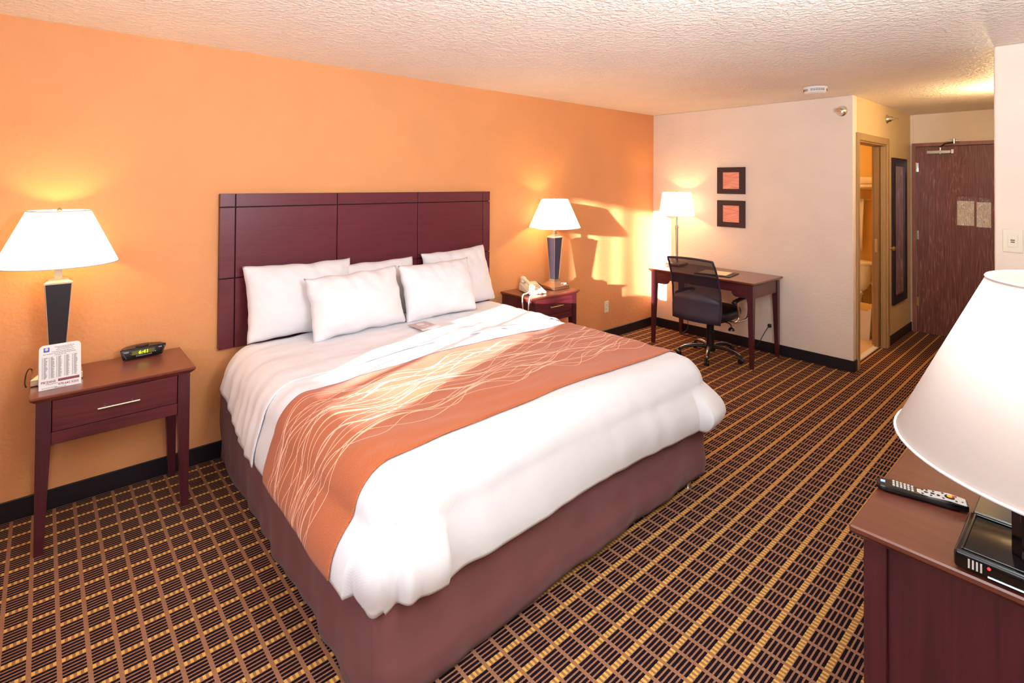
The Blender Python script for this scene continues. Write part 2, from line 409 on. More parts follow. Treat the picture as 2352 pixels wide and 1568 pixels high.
# casing of the bathroom door
cs = struct(thing('trim_2', 'x', 'x', (DX0, -L, 0))); del cs['label']; del cs['category']
def casing(nm, x0, x1, z0, z1):
    bm = NB(); x0 -= DX0; x1 -= DX0
    box(bm, (x0, -.016, z0), (x1, 0, z1), .003); return obj(nm, bm, M_casing, cs)
casing('casing', .078, DX0, 0, 2.115); casing('casing', DX1, 1.115, 0, 2.115); casing('casing', DX0, DX1, DZ, 2.115)
bm = NB(); w_ = DX1-DX0
box(bm, (w_-.012, 0, 0), (w_, .045, DZ)); box(bm, (w_-.012, .085, 0), (w_, T, DZ)); box(bm, (0, 0, 0), (.012, T, DZ)); box(bm, (.012, 0, DZ-.012), (w_-.012, T, DZ))
obj('jamb', bm, M_casing, cs)
bm = NB(); box(bm, (w_-.024, .030, 0), (w_-.012, .042, DZ-.012)); obj('door_stop', bm, M_casing, cs)
# pocket door
pd = struct(thing('door_2', 'x', 'x', (1.02, -1.967, .012))); del pd['label']; del pd['category']
bx('door_slab', (-.06, -.018, 0), (.03, .018, 2.02), M_pocket, pd, .002)
bm = NB(); box(bm, (-.063, -.012, .955), (-.06, .012, 1.09), .001); box(bm, (-.08, -.008, 1.01), (-.063, .008, 1.035)); obj('latch', bm, M_chrome, pd)
# entry door and frame
ed = struct(thing('door_1', 'x', 'x', (2.035, -2.095, .006))); del ed['label']; del ed['category']
bx('door_slab', (-.022, -.91, 0), (.022, 0, 2.066), M_door, ed, .002)
for z in (1.84, 1.08, .34):
    bm = NB(); lathe(bm, [(.007, -.055), (.007, .055)], (-.026, .006, z), 12); box(bm, (-.024, -.02, z-.05), (-.022, .004, z+.05)); obj('hinge', bm, M_chrome, ed, True, 40)
ef = struct(thing('trim_3', 'x', 'x', (D, -2.095, 0))); del ef['label']; del ef['category']
bx('frame_side', (-.05, .004, 0), (0, .036, 2.115), M_frame, ef, .003)
bx('frame_side', (-.05, -.965, 0), (0, -.914, 2.115), M_frame, ef, .003)
bx('frame_head', (-.05, -.914, 2.076), (0, .004, 2.115), M_frame, ef, .003)
bx('door_stop', (-.006, -.914, 2.06), (0, .004, 2.076), M_frame, ef)
# door closer (fixed to the door)
bm = NB(); box(bm, (-.065, -.305, 1.985), (-.022, -.10, 2.02), .006, 2); obj('closer_body', bm, M_silver, ed, True, 40)
bm = NB(); box(bm, (-.07, -.335, 1.98), (-.022, -.308, 2.03), .003); lathe(bm, [(.012, -.02), (.012, .055)], (-.045, -.215, 2.0), 12); obj('closer_cap', bm, M_chrome, ed, True, 40)
bm = NB(); tube(bm, [(-.05, -.215, 2.057), (-.16, -.27, 2.085), (-.07, -.335, 2.103)], .007, 8)
obj('closer_arm', bm, M_black, ed, True)
bm = NB(); box(bm, (-.055, -.39, 2.112), (-.045+.01, -.27, 2.125), .003); lathe(bm, [(.014, 0), (.014, .05)], (-.07, -.335, 2.09), 12); obj('closer_bracket', bm, M_chrome, ed, True, 40)
# notices in plastic sleeves taped on the door
def notice(y0, y1, z0, z1, label):
    t = thing('notice_sleeve', label, 'notice', (2.0128, (y0+y1)/2, z0), 0, 'notices in clear sleeves on the entry door')
    h = (y0-y1)/2; hz = z1-z0
    bx('paper', (-.0035, h+.006 if h < 0 else 0, .006), (-.002, -h-.006, hz-.045), M_notice, t)
    bm = NB(); n = 10; rs = []
    for j in range(7):
        rs.append([(-.008-.006*math.sin(i*1.3+j*.9)*(.4+.6*(i in (0, n))), h+(-2*h)*i/n, hz*j/6) for i in range(n+1)])
    rings(bm, rs, False, False); obj('sleeve', bm, M_clear, t, True)
notice(-2.592, -2.442, 1.215, 1.525, 'printed notice in a clear plastic sleeve, left one on the brown entry door')
notice(-2.725, -2.600, 1.205, 1.515, 'printed notice in a clear plastic sleeve, right one on the brown entry door')

# ------------------------------------------------------------------ hall fittings
mr = thing('wall_mirror', 'tall narrow mirror in a wide dark frame on the hallway wall', 'mirror', (1.52, -L, .40))
bm = NB(); fwid = .085
for a, b in (((-.28,-.022,0),(-.28+fwid,-.001,1.53)), ((.28-fwid,-.022,0),(.28,-.001,1.53)), ((-.28+fwid,-.022,0),(.28-fwid,-.001,fwid)), ((-.28+fwid,-.022,1.53-fwid),(.28-fwid,-.001,1.53))): box(bm, a, b, .002)
obj('frame', bm, M_base, mr)
bx('mirror_glass', (-.28+fwid, -.012, fwid), (.28-fwid, -.003, 1.53-fwid), M_mirror, mr)
kn = thing('wall_bumper', 'small round metal bumper knob beside the bathroom door casing', 'bumper', (1.135, -L, 1.0))
bm = NB(); lathe(bm, [(.03, -.001), (.03, -.006), (.012, -.012), (.011, -.03), (.022, -.038), (.024, -.05), (.014, -.058)], (0,0,0), 20, axis='y'); obj('bumper_body', bm, M_pewter, kn, True, 40)
def sprinkler(loc, d, label):
    t = thing('sprinkler_head', label, 'sprinkler', loc, 0 if d == 'y' else -PI/2, 'wall sprinklers near the hallway corner')
    bm = NB(); lathe(bm, [(.046, -.001), (.046, -.006), (.032, -.02), (.024, -.045), (.026, -.05), (.018, -.052)], (0,0,0), 28, axis='y'); obj('escutcheon', bm, M_chrome, t, True, 35)
    bm = NB(); lathe(bm, [(.012, -.052), (.012, -.07), (.008, -.075)], (0,0,0), 14, axis='y')
    tube(bm, [(-.012, -.065, 0), (-.016, -.085, 0), (-.004, -.1, 0)], .003, 6); tube(bm, [(.012, -.065, 0), (.016, -.085, 0), (.004, -.1, 0)], .003, 6)
    obj('nozzle', bm, M_pewter, t, True, 35)
    bm = NB(); lathe(bm, [(.018, -.10), (.018, -.103)], (0,0,0), 16, axis='y'); box(bm, (-.014, -.125, .012), (.014, -.10, .015)); obj('deflector', bm, M_pewter, t, True, 35)
    return t
sprinkler((0, -1.945, 2.305), 'x', 'chrome sidewall sprinkler on the cream wall above the desk side corner')
sprinkler((1.07, -L, 2.315), 'y', 'chrome sidewall sprinkler above the bathroom door frame')
sd = thing('smoke_detector', 'round white smoke detector with slotted rim on the ceiling', 'smoke detector', (-.62, -1.935, H))
bm = NB(); lathe(bm, [(.088, -.001), (.088, -.012), (.084, -.014)], (0,0,0), 36); obj('base_plate', bm, M_white, sd, True, 35)
bm = NB(); lathe(bm, [(.084, -.014), (.082, -.034), (.07, -.052), (.045, -.056)], (0,0,0), 36); obj('cover', bm, M_white, sd, True, 50)
bm = NB()
for i in range(28):
    if i % 7 == 6: continue
    a = 2*PI*i/28
    for z in (-.020, -.026, -.032):
        p = Vector((.0835*math.cos(a), .0835*math.sin(a), z)); s_ = Vector((-math.sin(a), math.cos(a), 0))
        q = [p+s_*.008-Vector((0,0,.0013)), p-s_*.008-Vector((0,0,.0013)), p-s_*.008+Vector((0,0,.0013)), p+s_*.008+Vector((0,0,.0013))]
        n_ = Vector((math.cos(a), math.sin(a), 0))*.0015
        hexa(bm, [tuple(v-n_) for v in q], [tuple(v+n_) for v in q])
o = obj('vent_slots', bm, M_ink, sd); o['kind'] = 'stuff'
# sconce behind the partition lights the hall ceiling
sc = thing('wall_sconce', 'small wall light high on the hallway side of the partition', 'lamp', (.35, PY, 2.12))
bm = NB(); lathe(bm, [(.05, -.11), (.055, .0)], (0, .06, 0), 24); obj('lamp_shade', bm, M_shade2, sc, True, 40)
bx('back_plate', (-.03, 0, -.08), (.03, .008, .03), M_steel, sc)
light('sconce_light', 'POINT', (.35, PY+.08, 2.2), 20, (1, .78, .42), shadow_soft_size=.03)

def plate(name, loc, rz, w, h, label, cat, mat=M_ivory):
    t = thing(name, label, cat, loc, rz)
    bm = NB(); box(bm, (-w/2, -.006, -h/2), (w/2, -.0005, h/2), .002); obj('cover_plate', bm, mat, t); return t
def outlet(loc, rz, label):
    t = plate('wall_outlet', loc, rz, .072, .118, label, 'outlet')
    for z in (.02, -.02):
        bm = NB(); lathe(bm, [(.016, -.006), (.015, -.0085)], (0, 0, z), 20, axis='y'); so = obj('socket', bm, M_white, t, True, 35)
        bm = NB()
        for x in (-.006, .006): box(bm, (x-.001, -.0092, z-.001), (x+.001, -.008, z+.007))
        lathe(bm, [(.002, -.008), (.002, -.0092)], (0, 0, z-.007), 8, axis='y'); obj('slot', bm, M_black, so)
    return t
outlet((-.868, 0, .341), 0, 'ivory double outlet low on the orange wall')
outlet((0, -1.327, .29), -PI/2, 'ivory double outlet with a black plug, low on the cream wall under the desk')
pl = plate('wall_switch', (PX, -3.165, 1.34), -PI/2, .082, .128, 'ivory wall plate with a small red and black switch on the partition', 'switch')
bm = NB(); box(bm, (-.021, -.009, -.034), (.021, -.006, .034), .001); obj('insert', bm, M_ivory, pl)
bx('red_rocker', (-.009, -.0105, .001), (.009, -.009, .007), M_red, pl); bx('black_rocker', (-.008, -.0105, -.009), (.008, -.009, -.004), M_black, pl)

# ------------------------------------------------------------------ bathroom contents
tl = thing('toilet', 'pale toilet with a lidded tank seen through the bathroom doorway', 'toilet', (1.86, -1.50, .012))
bm = NB(); rs = []
for z, s in ((.40, .72), (.43, .86), (.50, .95), (.70, 1.0)):
    hx, hy = .085*s, .205*s; rs.append([(hx*sg*abs(math.cos(a))**.5, hy*(1 if math.sin(a) > 0 else -1)*abs(math.sin(a))**.5, z) for a in [2*PI*i/32 for i in range(32)] for sg in [1 if math.cos(a) >= 0 else -1]])
rings(bm, rs); obj('tank', bm, M_porc, tl, True, 50)
bm = NB(); rs = []
for z, s in ((.701, 1.0), (.71, 1.07), (.728, 1.07), (.742, .98)):
    hx, hy = .09*s, .215*s; rs.append([(hx*sg*abs(math.cos(a))**.5, hy*(1 if math.sin(a) > 0 else -1)*abs(math.sin(a))**.5, z) for a in [2*PI*i/32 for i in range(32)] for sg in [1 if math.cos(a) >= 0 else -1]])
rings(bm, rs); obj('tank_lid', bm, M_porc, tl, True, 50)
bm = NB(); rs = []
for z, a_, b_, cx in ((0, .11, .10, -.2), (.1, .10, .09, -.2), (.25, .16, .13, -.22), (.36, .22, .17, -.25), (.395, .235, .18, -.26)):
    rs.append([(cx+a_*math.cos(2*PI*i/28), b_*math.sin(2*PI*i/28), z) for i in range(28)])
rings(bm, rs); box(bm, (-.1, -.1, .2), (.08, .1, .398), .02, 2); obj('bowl', bm, M_porc, tl, True, 50)
bm = NB(); lathe(bm, [(.17, .397), (.18, .405), (.18, .418), (.16, .425)], (-.27, 0, 0), 28); obj('seat_lid', bm, M_porc, tl, True, 50)
bn = thing('wastebasket', 'square cream wastebasket with a liner inside the bathroom doorway', 'wastebasket', (1.30, -1.74, .012))
bm = NB(); hexa(bm, [(-.11,-.11,0),(.11,-.11,0),(.11,.11,0),(-.11,.11,0)], [(-.135,-.135,.33),(.135,-.135,.33),(.135,.135,.33),(-.135,.135,.33)])
bm.faces.ensure_lookup_table()
top = [f for f in bm.faces if all(v.co.z > .3 for v in f.verts)]; bmesh.ops.delete(bm, geom=top, context='FACES')
o = obj('bin_body', bm, M_ivory, bn); sm = o.modifiers.new('s', 'SOLIDIFY'); sm.thickness = .003
bm = NB(); rs = []
for z, s in ((.305, .1335), (.334, .139), (.336, .133), (.25, .126)):
    rs.append([(s*max(-1, min(1, 1.3*math.cos(2*PI*i/40))), s*max(-1, min(1, 1.3*math.sin(2*PI*i/40))), z+.003*math.sin(i*2.1)) for i in range(40)])
rings(bm, rs, False); obj('liner', bm, M_bathwall, bn, True)
ts = thing('towel_shelf', 'chrome towel shelf with a lower bar on the bathroom back wall', 'shelf', (2.04, -1.45, 1.47))
bm = NB()
for i in range(4): tube(bm, [(-.06-.06*i, -.32, .13), (-.06-.06*i, .32, .13)], .006, 8)
tube(bm, [(-.06, -.32, 0), (-.06, .32, 0)], .007, 8)
for y in (-.32, .32): tube(bm, [(-.001, y, .13), (-.25, y, .13)], .006, 8); tube(bm, [(-.001, y, 0), (-.06, y, 0)], .006, 8)
obj('bars', bm, M_chrome, ts, True)
for i, (z, h, lb) in enumerate(((1.607, .045, 'thin folded cream towel, lower of the two on the bathroom shelf'), (1.653, .085, 'thick folded cream towel, upper of the two on the bathroom shelf'))):
    bm = NB(); box(bm, (-.12, -.31, 0), (.12, .25, h), .018, 3); o = obj('bath_towel', bm, M_towel, None, True, 60); o.location = (1.90, -1.43, z+.0); tag(o, lb, 'towel', 'folded towels on the bathroom shelf')
bm = NB(); rs = []
for z in (0, .3, .62): rs.append([(1.955+.01*math.sin(i*.9)+(.02 if 0 < i < 12 else .0), -1.585+.014*i+.02*(z/.62)*(-1 if i < 6 else 0), .86+z) for i in range(13)])
rings(bm, rs, False, False); o = obj('hanging_towel', bm, M_towel, None, True); sm = o.modifiers.new('s', 'SOLIDIFY'); sm.thickness = .014
tag(o, 'cream towel hanging from the bar under the bathroom shelf', 'towel')
tp = thing('paper_roll_holder', 'toilet paper roll on a small holder beside the toilet', 'paper roll', (1.62, yb, .55))
for x in (-.07, .06): bx('bracket', (x, 0, -.02), (x+.01, .09, .02), M_chrome, tp)
bm = NB(); lathe(bm, [(.02, -.05), (.055, -.05), (.055, .05), (.02, .05)], (0, .085, 0), 28, False, axis='x'); obj('roll', bm, M_paper, tp, True, 40)
bm = NB(); rings(bm, [[(-.05, .085, .055), (-.05, .14, .02), (-.05, .165, -.02)], [(.05, .085, .055), (.05, .14, .02), (.05, .165, -.02)]], False, False); obj('loose_sheet', bm, M_paper, tp, True)
light('bathroom_light', 'POINT', (1.1, -.8, 2.25), 26, (1, .66, .26), shadow_soft_size=.12)

# ------------------------------------------------------------------ headboard
hb = thing('headboard', 'dark cherry panelled headboard mounted on the orange wall', 'headboard', (-3.53, 0, .647))
xs = [-1.03, -.946, -.312, .323, .958, 1.03]; zs = [0, .417, .842, .923]
bx('backing', (-1.028, -.022, .002), (1.028, -.001, .921), M_darkgap, hb)
pan = {}
for i in range(5):
    for j in range(3):
        bm = NB(); g = .0028
        x0 = xs[i]+(g if i else 0); x1 = xs[i+1]-(g if i < 4 else 0); z0 = zs[j]+(g if j else 0); z1 = zs[j+1]-(g if j < 2 else 0)
        box(bm, (x0, -.04, z0), (x1, -.022, z1), .0016); obj('panel', bm, M_head, hb)

# ------------------------------------------------------------------ bed
XL, XR, YH, YF = -4.545, -2.545, -.045, -2.03
bed = thing('bed', 'wide bed base with a brown fitted skirt against the headboard', 'bed', (-3.545, -1.04, 0))
ox, oy = -3.545, -1.04
bx('box_base', (XL-ox+.03, YF-oy+.045, .012), (XR-ox-.03, YH-oy, .30), M_basefab, bed, .01)
bx('box_spring', (XL-ox+.015, YF-oy+.02, .301), (XR-ox-.015, YH-oy, .42), M_basefab, bed, .02)
for sx in (XL-ox+.15, XR-ox-.15):
    bm = NB(); lathe(bm, [(.022, 0), (.016, .012), (.016, .05)], (sx, YF-oy+.035, 0), 14); obj('leg', bm, M_steel, bed, True, 40)
bm = NB(); path = []
def addp(a, b, n, last=False):
    for i in range(n+(1 if last else 0)): path.append((a[0]+(b[0]-a[0])*i/n, a[1]+(b[1]-a[1])*i/n))
RC = .06
addp((XL, YH), (XL, YF+RC), 90)
for i in range(8):
    a = PI+i/8*PI/2; path.append((XL+RC+RC*math.cos(a), YF+RC+RC*math.sin(a)))
addp((XL+RC, YF), (XR-RC, YF), 90)
for i in range(8):
    a = 1.5*PI+i/8*PI/2; path.append((XR-RC+RC*math.cos(a), YF+RC+RC*math.sin(a)))
addp((XR, YF+RC), (XR, YH), 60, True)
rs = []; NZ = 16
for j in range(NZ+1):
    t = j/NZ; row = []
    for k, (x, y) in enumerate(path):
        nx = -1 if k < 94 else (1 if k > 94+100 else 0); ny = -1 if 90 <= k < 196 else 0
        if nx and ny: nx *= .7; ny *= .7
        d = .014*noise.noise(Vector((x*3.1, y*3.1, t*1.2)))*(.3+t)+.016*noise.noise(Vector((x*9, y*9, t*2.5)))*t
        if k < 92: d += .035*t*min(1, max(0, (-y)/2.0))
        if 92 <= k < 196: d += .012*math.exp(-((t-.8)/.12)**2)
        zb = .015+(.03*min(1, max(0, (x-XL-.4)/.5)) if 92 <= k < 200 else 0)+.006*noise.noise(Vector((x*5, y*5, 0)))
        z = .44+(zb-.44)*t
        row.append((x+nx*d-ox, y+ny*d-oy, z))
    rs.append(row)
rings(bm, rs, False, False); sk = obj('bed_skirt', bm, M_skirt, bed, True); sm = sk.modifiers.new('s', 'SOLIDIFY'); sm.thickness = .004; sm.offset = -1

ZT = .675
mt = thing('mattress', 'thick mattress in a white fitted sheet on the bed base', 'mattress', (-3.545, -1.04, .422))
bm = NB(); box(bm, (XL-ox+.018, YF-oy+.018, 0), (XR-ox-.018, YH-oy, ZT-.424), .115, 8); obj('mattress_body', bm, M_sheet, mt, True, 50)
# drape: unrolled cloth over the rounded bed block
def drape(u, v, r, off, slope, wr):
    x0, x1, y1 = XL+r-.005, XR-r+.005, YF+r-.005
    du = min(0, u-x0)+max(0, u-x1); dv = min(0, v-y1)
    cx = min(max(u, x0), x1); cy = max(v, y1)
    Ld = math.hypot(du, dv); cn = 0
    if du and dv and Ld > 1e-6:
        q = max(abs(du), abs(dv)); cn = min(abs(du), abs(dv))/max(abs(du), abs(dv)); ux, uy = du/Ld, dv/Ld; Ld = q*(1+(.17*math.exp(-((math.atan2(abs(dv), abs(du))-.55)/.38)**2)*min(1, cn*4) if u < -3.5 else .0)*min(1, q/.25))
    elif Ld > 1e-6: ux, uy = du/Ld, dv/Ld
    if Ld < 1e-6: px, py, nx, ny, drop = cx, cy, 0, 0, 0
    else:
        nx, ny = ux, uy
        if Ld < r*PI/2: hor = r*math.sin(Ld/r); drop = r*(1-math.cos(Ld/r))
        else: drop = r+(Ld-r*PI/2); hor = r+slope(u, v)*(drop-r)+bulge(u, v)*math.sin(PI*min(1, (drop-r)/.24))
        px, py = cx+nx*hor, cy+ny*hor
    # soft crown
    fx = (u-x0)/(x1-x0); fx = min(max(fx, 0), 1)
    crown = .022*math.sin(PI*fx)**2
    a = wr(u, v, min(1, drop/.1))
    cs_ = math.cos(min(Ld/r, PI/2)) if Ld else 1
    return Vector((px+nx*(off+a)*(1-cs_), py+ny*(off+a)*(1-cs_), ZT+crown-drop+(off+a)*cs_))
def bulge(u, v):
    k = min(1, max(0, (-v-.9)/1.1)); k = k*k*(3-2*k)
    if u > XR-.2: return .015+.085*k
    if u < XL+.2: return .012+.030*k
    return .012+.03*min(1, max(0, (u-XR+1)/1))
def clothmesh(name, uL, uR, vH, vF, nu, nv, r, off, slope, wr, mat, parent=None, thick=.006, uvs=False):
    bm = NB(); G = []; lay = bm.loops.layers.uv.new('UVMap') if uvs else None; UV = {}
    for j in range(nv+1):
        t = j/nv; row = []
        for i in range(nu+1):
            s = i/nu; v0 = vH+(vF-vH)*t
            u = uL(v0)+(uR(v0)-uL(v0))*s; hv = vH if not callable(vH) else vH
            f_ = vF
            v = v0
            p = drape(u, v, r, off, slope, wr); q = bm.verts.new(p); UV[q] = (u-XL+.6, v0-vH if vH < vF else vH-v0); row.append(q)
        G.append(row)
    for j in range(nv):
        for i in range(nu):
            f = bm.faces.new((G[j][i], G[j][i+1], G[j+1][i+1], G[j+1][i]))
            if uvs:
                for l in f.loops: l[lay].uv = UV[l.vert]
    o = obj(name, bm, mat, parent, True)
    sm = o.modifiers.new('s', 'SOLIDIFY'); sm.thickness = thick; sm.offset = -1
    return o
def lerp(tab, x):
    if x >= tab[0][0]: return tab[0][1]
    for (a, p), (b, q) in zip(tab, tab[1:]):
        if x >= b: return p+(q-p)*(x-a)/(b-a)
    return tab[-1][1]
def slp(u, v):
    return (.16+.12*min(1, max(0, (-v-.6)/1.3))) if u < -3.5 and v > YF+.06 else .10
R_ = .13
nz = lambda a, b, c=0: noise.noise(Vector((a, b, c)))
def wr_duvet(u, v, e):
    top = (1-e)
    a = top*(.010*nz(u*3, v*6)+.006*nz(u*5+v*4, v*16, 3)+.004*nz(u*14, v*22, 7)*max(0, min(1, (v+1.25)/.3)))
    if e > 0:
        # side wrinkles and corner pleats
        a += e*(.010*nz(u*2, v*5, 1)+.006*nz(u*11, v*2, 2))
        dc = math.hypot(min(0, u-XL-.1), min(0, v-YF-.1))
        if u < XL+.12 and v < YF+.12:
            an = math.atan2(-(v-YF-.12), -(u-XL-.12)); e2 = e*min(1, dc/.3)
            a += e2*(.014*math.exp(-((an-.60)/.3)**2)-.022*math.exp(-((an-1.02)/.10)**2)+.012*math.exp(-((an-1.25)/.12)**2))
        
        a += .007*e*math.sin(u*24)*math.exp(-((u-XL-.25)/.16)**2)*(1 if v < YF+.1 else 0)
    return a
ext = R_*(PI/2-1)   # extra cloth used by the rounding
dul = lambda v: XL-ext-lerp([(0, .22), (-.9, .20), (-1.4, .19), (-2.0, .19), (-2.4, .19)], v)
dur = lambda v: XR+ext+lerp([(0, .24), (-2.0, .20), (-2.4, .20)], v)
dv_ = tag(clothmesh('duvet', dul, dur, -.62, YF-ext-.205, 170, 140, R_, .012, slp, wr_duvet, M_duvet), 'plain white duvet draped over the bed down to the brown skirt', 'duvet')
# turned-down sheet band near the pillows
def wr_sheet(u, v, e):
    return .012*nz(u*2+v*3, v*9, 5)*(1-.5*e)+.006*math.sin(v*60+nz(u*2, v*2)*5)*(.25+.75*e)*.5+.004*nz(u*9, v*20)
shl = lambda v: XL-ext-lerp([(-.1, .06), (-.35, .08), (-.6, .14), (-.8, .19), (-.95, .21)], v)
shr = lambda v: XR+ext+.2
tag(clothmesh('folded_sheet', shl, shr, -.22, -.93, 150, 60, R_, .026, slp, wr_sheet, M_sheet), 'white top sheet turned down in a wide band below the pillows', 'sheet')
# runner
def wr_run(u, v, e): return wr_duvet(u, v, e)+.001
rul = lambda v: XL-ext-lerp([(-1.1, .205), (-1.9, .175)], v)
rur = lambda v: XR+ext+.30
rn = clothmesh('bed_runner', rul, rur, -1.09, -1.86, 190, 50, R_, .022, slp, wr_run, M_runner, None, .005, True)
tag(rn, 'burnt orange bed runner with pale interlacing wavy lines across the bed', 'runner')

# pillows
def pillow(x, y, z, wd, ht, th, lean, yaw, label, seed, roll=0):
    th *= 1.15
    bm = NB(); n = 40; rnd = random.Random(seed); G = {}
    for side in (1, -1):
        for i in range(n+1):
            for j in range(n+1):
                u = -1+2*i/n; v = -1+2*j/n
                if side == -1 and (i in (0, n) or j in (0, n)): G[(side, i, j)] = G[(1, i, j)]; continue
                pin = 1-.055*(1-u*u)*abs(v)**3*(1); pin2 = 1-.05*(1-v*v)*abs(u)**3
                px = u*wd/2*pin2; pz = v*ht/2*pin
                hgt = ((1-abs(u)**2.6)*(1-abs(v)**2.6))**.55
                yy = side*th/2*hgt
                yy += .010*hgt*nz(u*2.2+seed, v*2.2, side)+.006*nz(u*7+seed*3, v*7, side)*(1-hgt*.6)*(1 if hgt > .02 else 0)
                yy += side*.010*math.sin((u*1.4+v*.5)*13+seed+3*nz(u*2, v*2, seed))*max(0, v-.2)*hgt+side*.006*math.sin((v*1.3-u*.4)*15+seed)*max(0, abs(u)-.5)*hgt
                G[(side, i, j)] = bm.verts.new((px+.008*nz(v*3, seed, 5), yy, pz+.010*nz(u*3, seed, 9)))
    for side in (1, -1):
        for i in range(n):
            for j in range(n):
                bm.faces.new((G[(side,i,j)], G[(side,i+1,j)], G[(side,i+1,j+1)], G[(side,i,j+1)]))
    o = obj('pillow', bm, M_pillow, None, True)
    R = Matrix.Rotation(yaw, 4, 'Z') @ Matrix.Rotation(-lean, 4, 'X') @ Matrix.Rotation(roll, 4, 'Y')
    o.matrix_world = Matrix.Translation((x, y, z)) @ R @ Matrix.Translation((0, 0, ht/2))
    tag(o, label, 'pillow', 'white pillows against the headboard')
ZB = .715
pillow(-3.62, -.225, ZB-.02, .66, .42, .14, .30, .0, 'white pillow in the back row, middle one mostly hidden between two others', 5)
pillow(-4.12, -.24, ZB-.01, .68, .45, .17, .30, .02, 'white pillow in the back row nearest the left nightstand', 1, .015)
pillow(-2.90, -.24, ZB-.02, .60, .45, .16, .32, -.02, 'white pillow in the back row nearest the telephone', 2, -.05)
pillow(-3.85, -.45, ZB-.0, .62, .38, .17, .34, .0, 'white pillow in the front row, left one', 3, -.03)
pillow(-3.245, -.45, ZB-.0, .58, .385, .17, .30, -.02, 'white pillow in the front row, right one', 4, -.02)
# card on the bed
cr = thing('bed_card', 'small pinkish brown card with a pale emblem lying on the white sheet', 'card', (-3.53, -.645, ZT+.063), math.radians(4))
bm = NB(); box(bm, (-.068, -.085, 0), (.068, .085, .0016)); obj('card_sheet', bm, plain('taupe_card', (196, 168, 164), .5), cr)
bm = NB(); lathe(bm, [(.026, .0017), (.026, .0022)], (-.0, .035, 0), 28); obj('emblem', bm, plain('pale_emblem', (226, 216, 218), .5), cr)
bm = NB()
for x0, x1, y in ((-.03, -.012, -.012), (-.009, .006, -.012), (.009, .03, -.012), (-.022, .0, -.022), (.003, .022, -.022)): box(bm, (x0, y-.002, .0017), (x1, y+.002, .0021))
o = obj('printed_lines', bm, M_paper, cr); o['kind'] = 'stuff'

# ------------------------------------------------------------------ nightstands
def nightstand(label, loc, WD=.62, DP=.42):
    t = thing('nightstand', label, 'nightstand', loc, 0, 'cherry nightstands either side of the bed')
    ZN = .70; hw_ = WD/2
    bm = NB(); box(bm, (-hw_, -DP, ZN-.014), (hw_, 0, ZN), .003)
    hexa(bm, [(-hw_+.02, -DP+.018, ZN-.03), (hw_-.02, -DP+.018, ZN-.03), (hw_-.02, 0, ZN-.03), (-hw_+.02, 0, ZN-.03)], [(-hw_+.002, -DP+.002, ZN-.0142), (hw_-.002, -DP+.002, ZN-.0142), (hw_-.002, 0, ZN-.0142), (-hw_+.002, 0, ZN-.0142)])
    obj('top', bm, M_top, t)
    a = hw_-.022; f = -DP+.022; lw = .052
    for sx in (-1, 1):
        for (y0, sy) in ((f, 1), (-.003, -1)):
            x0 = sx*a; x1 = sx*(a-lw); y1 = y0+sy*lw; bm = NB()
            xb = sx*(a-lw*.62); ybb = y0+sy*lw*.62
            P = lambda xa, ya, z: (xa, ya, z)
            q = lambda X0, X1, Y0, Y1, z: [(min(X0, X1), min(Y0, Y1), z), (max(X0, X1), min(Y0, Y1), z), (max(X0, X1), max(Y0, Y1), z), (min(X0, X1), max(Y0, Y1), z)]
            rings(bm, [q(x0, xb, y0, ybb, 0), q(x0, x1, y0, y1, .47), q(x0, x1, y0, y1, ZN-.0302)])
            obj('leg', bm, M_wz, t)
    i = a-lw
    for sx in (-1, 1): bx('side_panel', (sx*(a-.006), f+lw+.0005, .47), (sx*(a-.024), -.003-lw-.0005, ZN-.0305), M_wy, t)
    bx('back_panel', (-i+.0005, -.025, .47), (i-.0005, -.008, ZN-.0305), M_wx, t)
    bx('lower_rail', (-i+.0005, f+.004, .47), (i-.0005, f+.03, .525), M_wx, t, .002)
    bx('drawer_bottom', (-i+.0005, f+.031, .50), (i-.0005, -.026, .51), M_wx, t)
    d = bx('drawer', (-i+.003, f+.001, .529), (i-.003, f+.024, ZN-.034), M_wx, t, .002)
    bm = NB(); tube(bm, [(-.08, f-.026, .595), (.08, f-.026, .595)], .0055, 10)
    for x in (-.052, .052): tube(bm, [(x, f+.001, .595), (x, f-.026, .595)], .004, 8)
    obj('handle', bm, M_pewter, d, True, 40)
    return t
nightstand('dark cherry nightstand left of the bed holding an alarm clock', (-5.065, -.013, 0), .63)
nightstand('dark cherry nightstand right of the bed holding the telephone', (-2.055, -.013, 0), .60, .39)

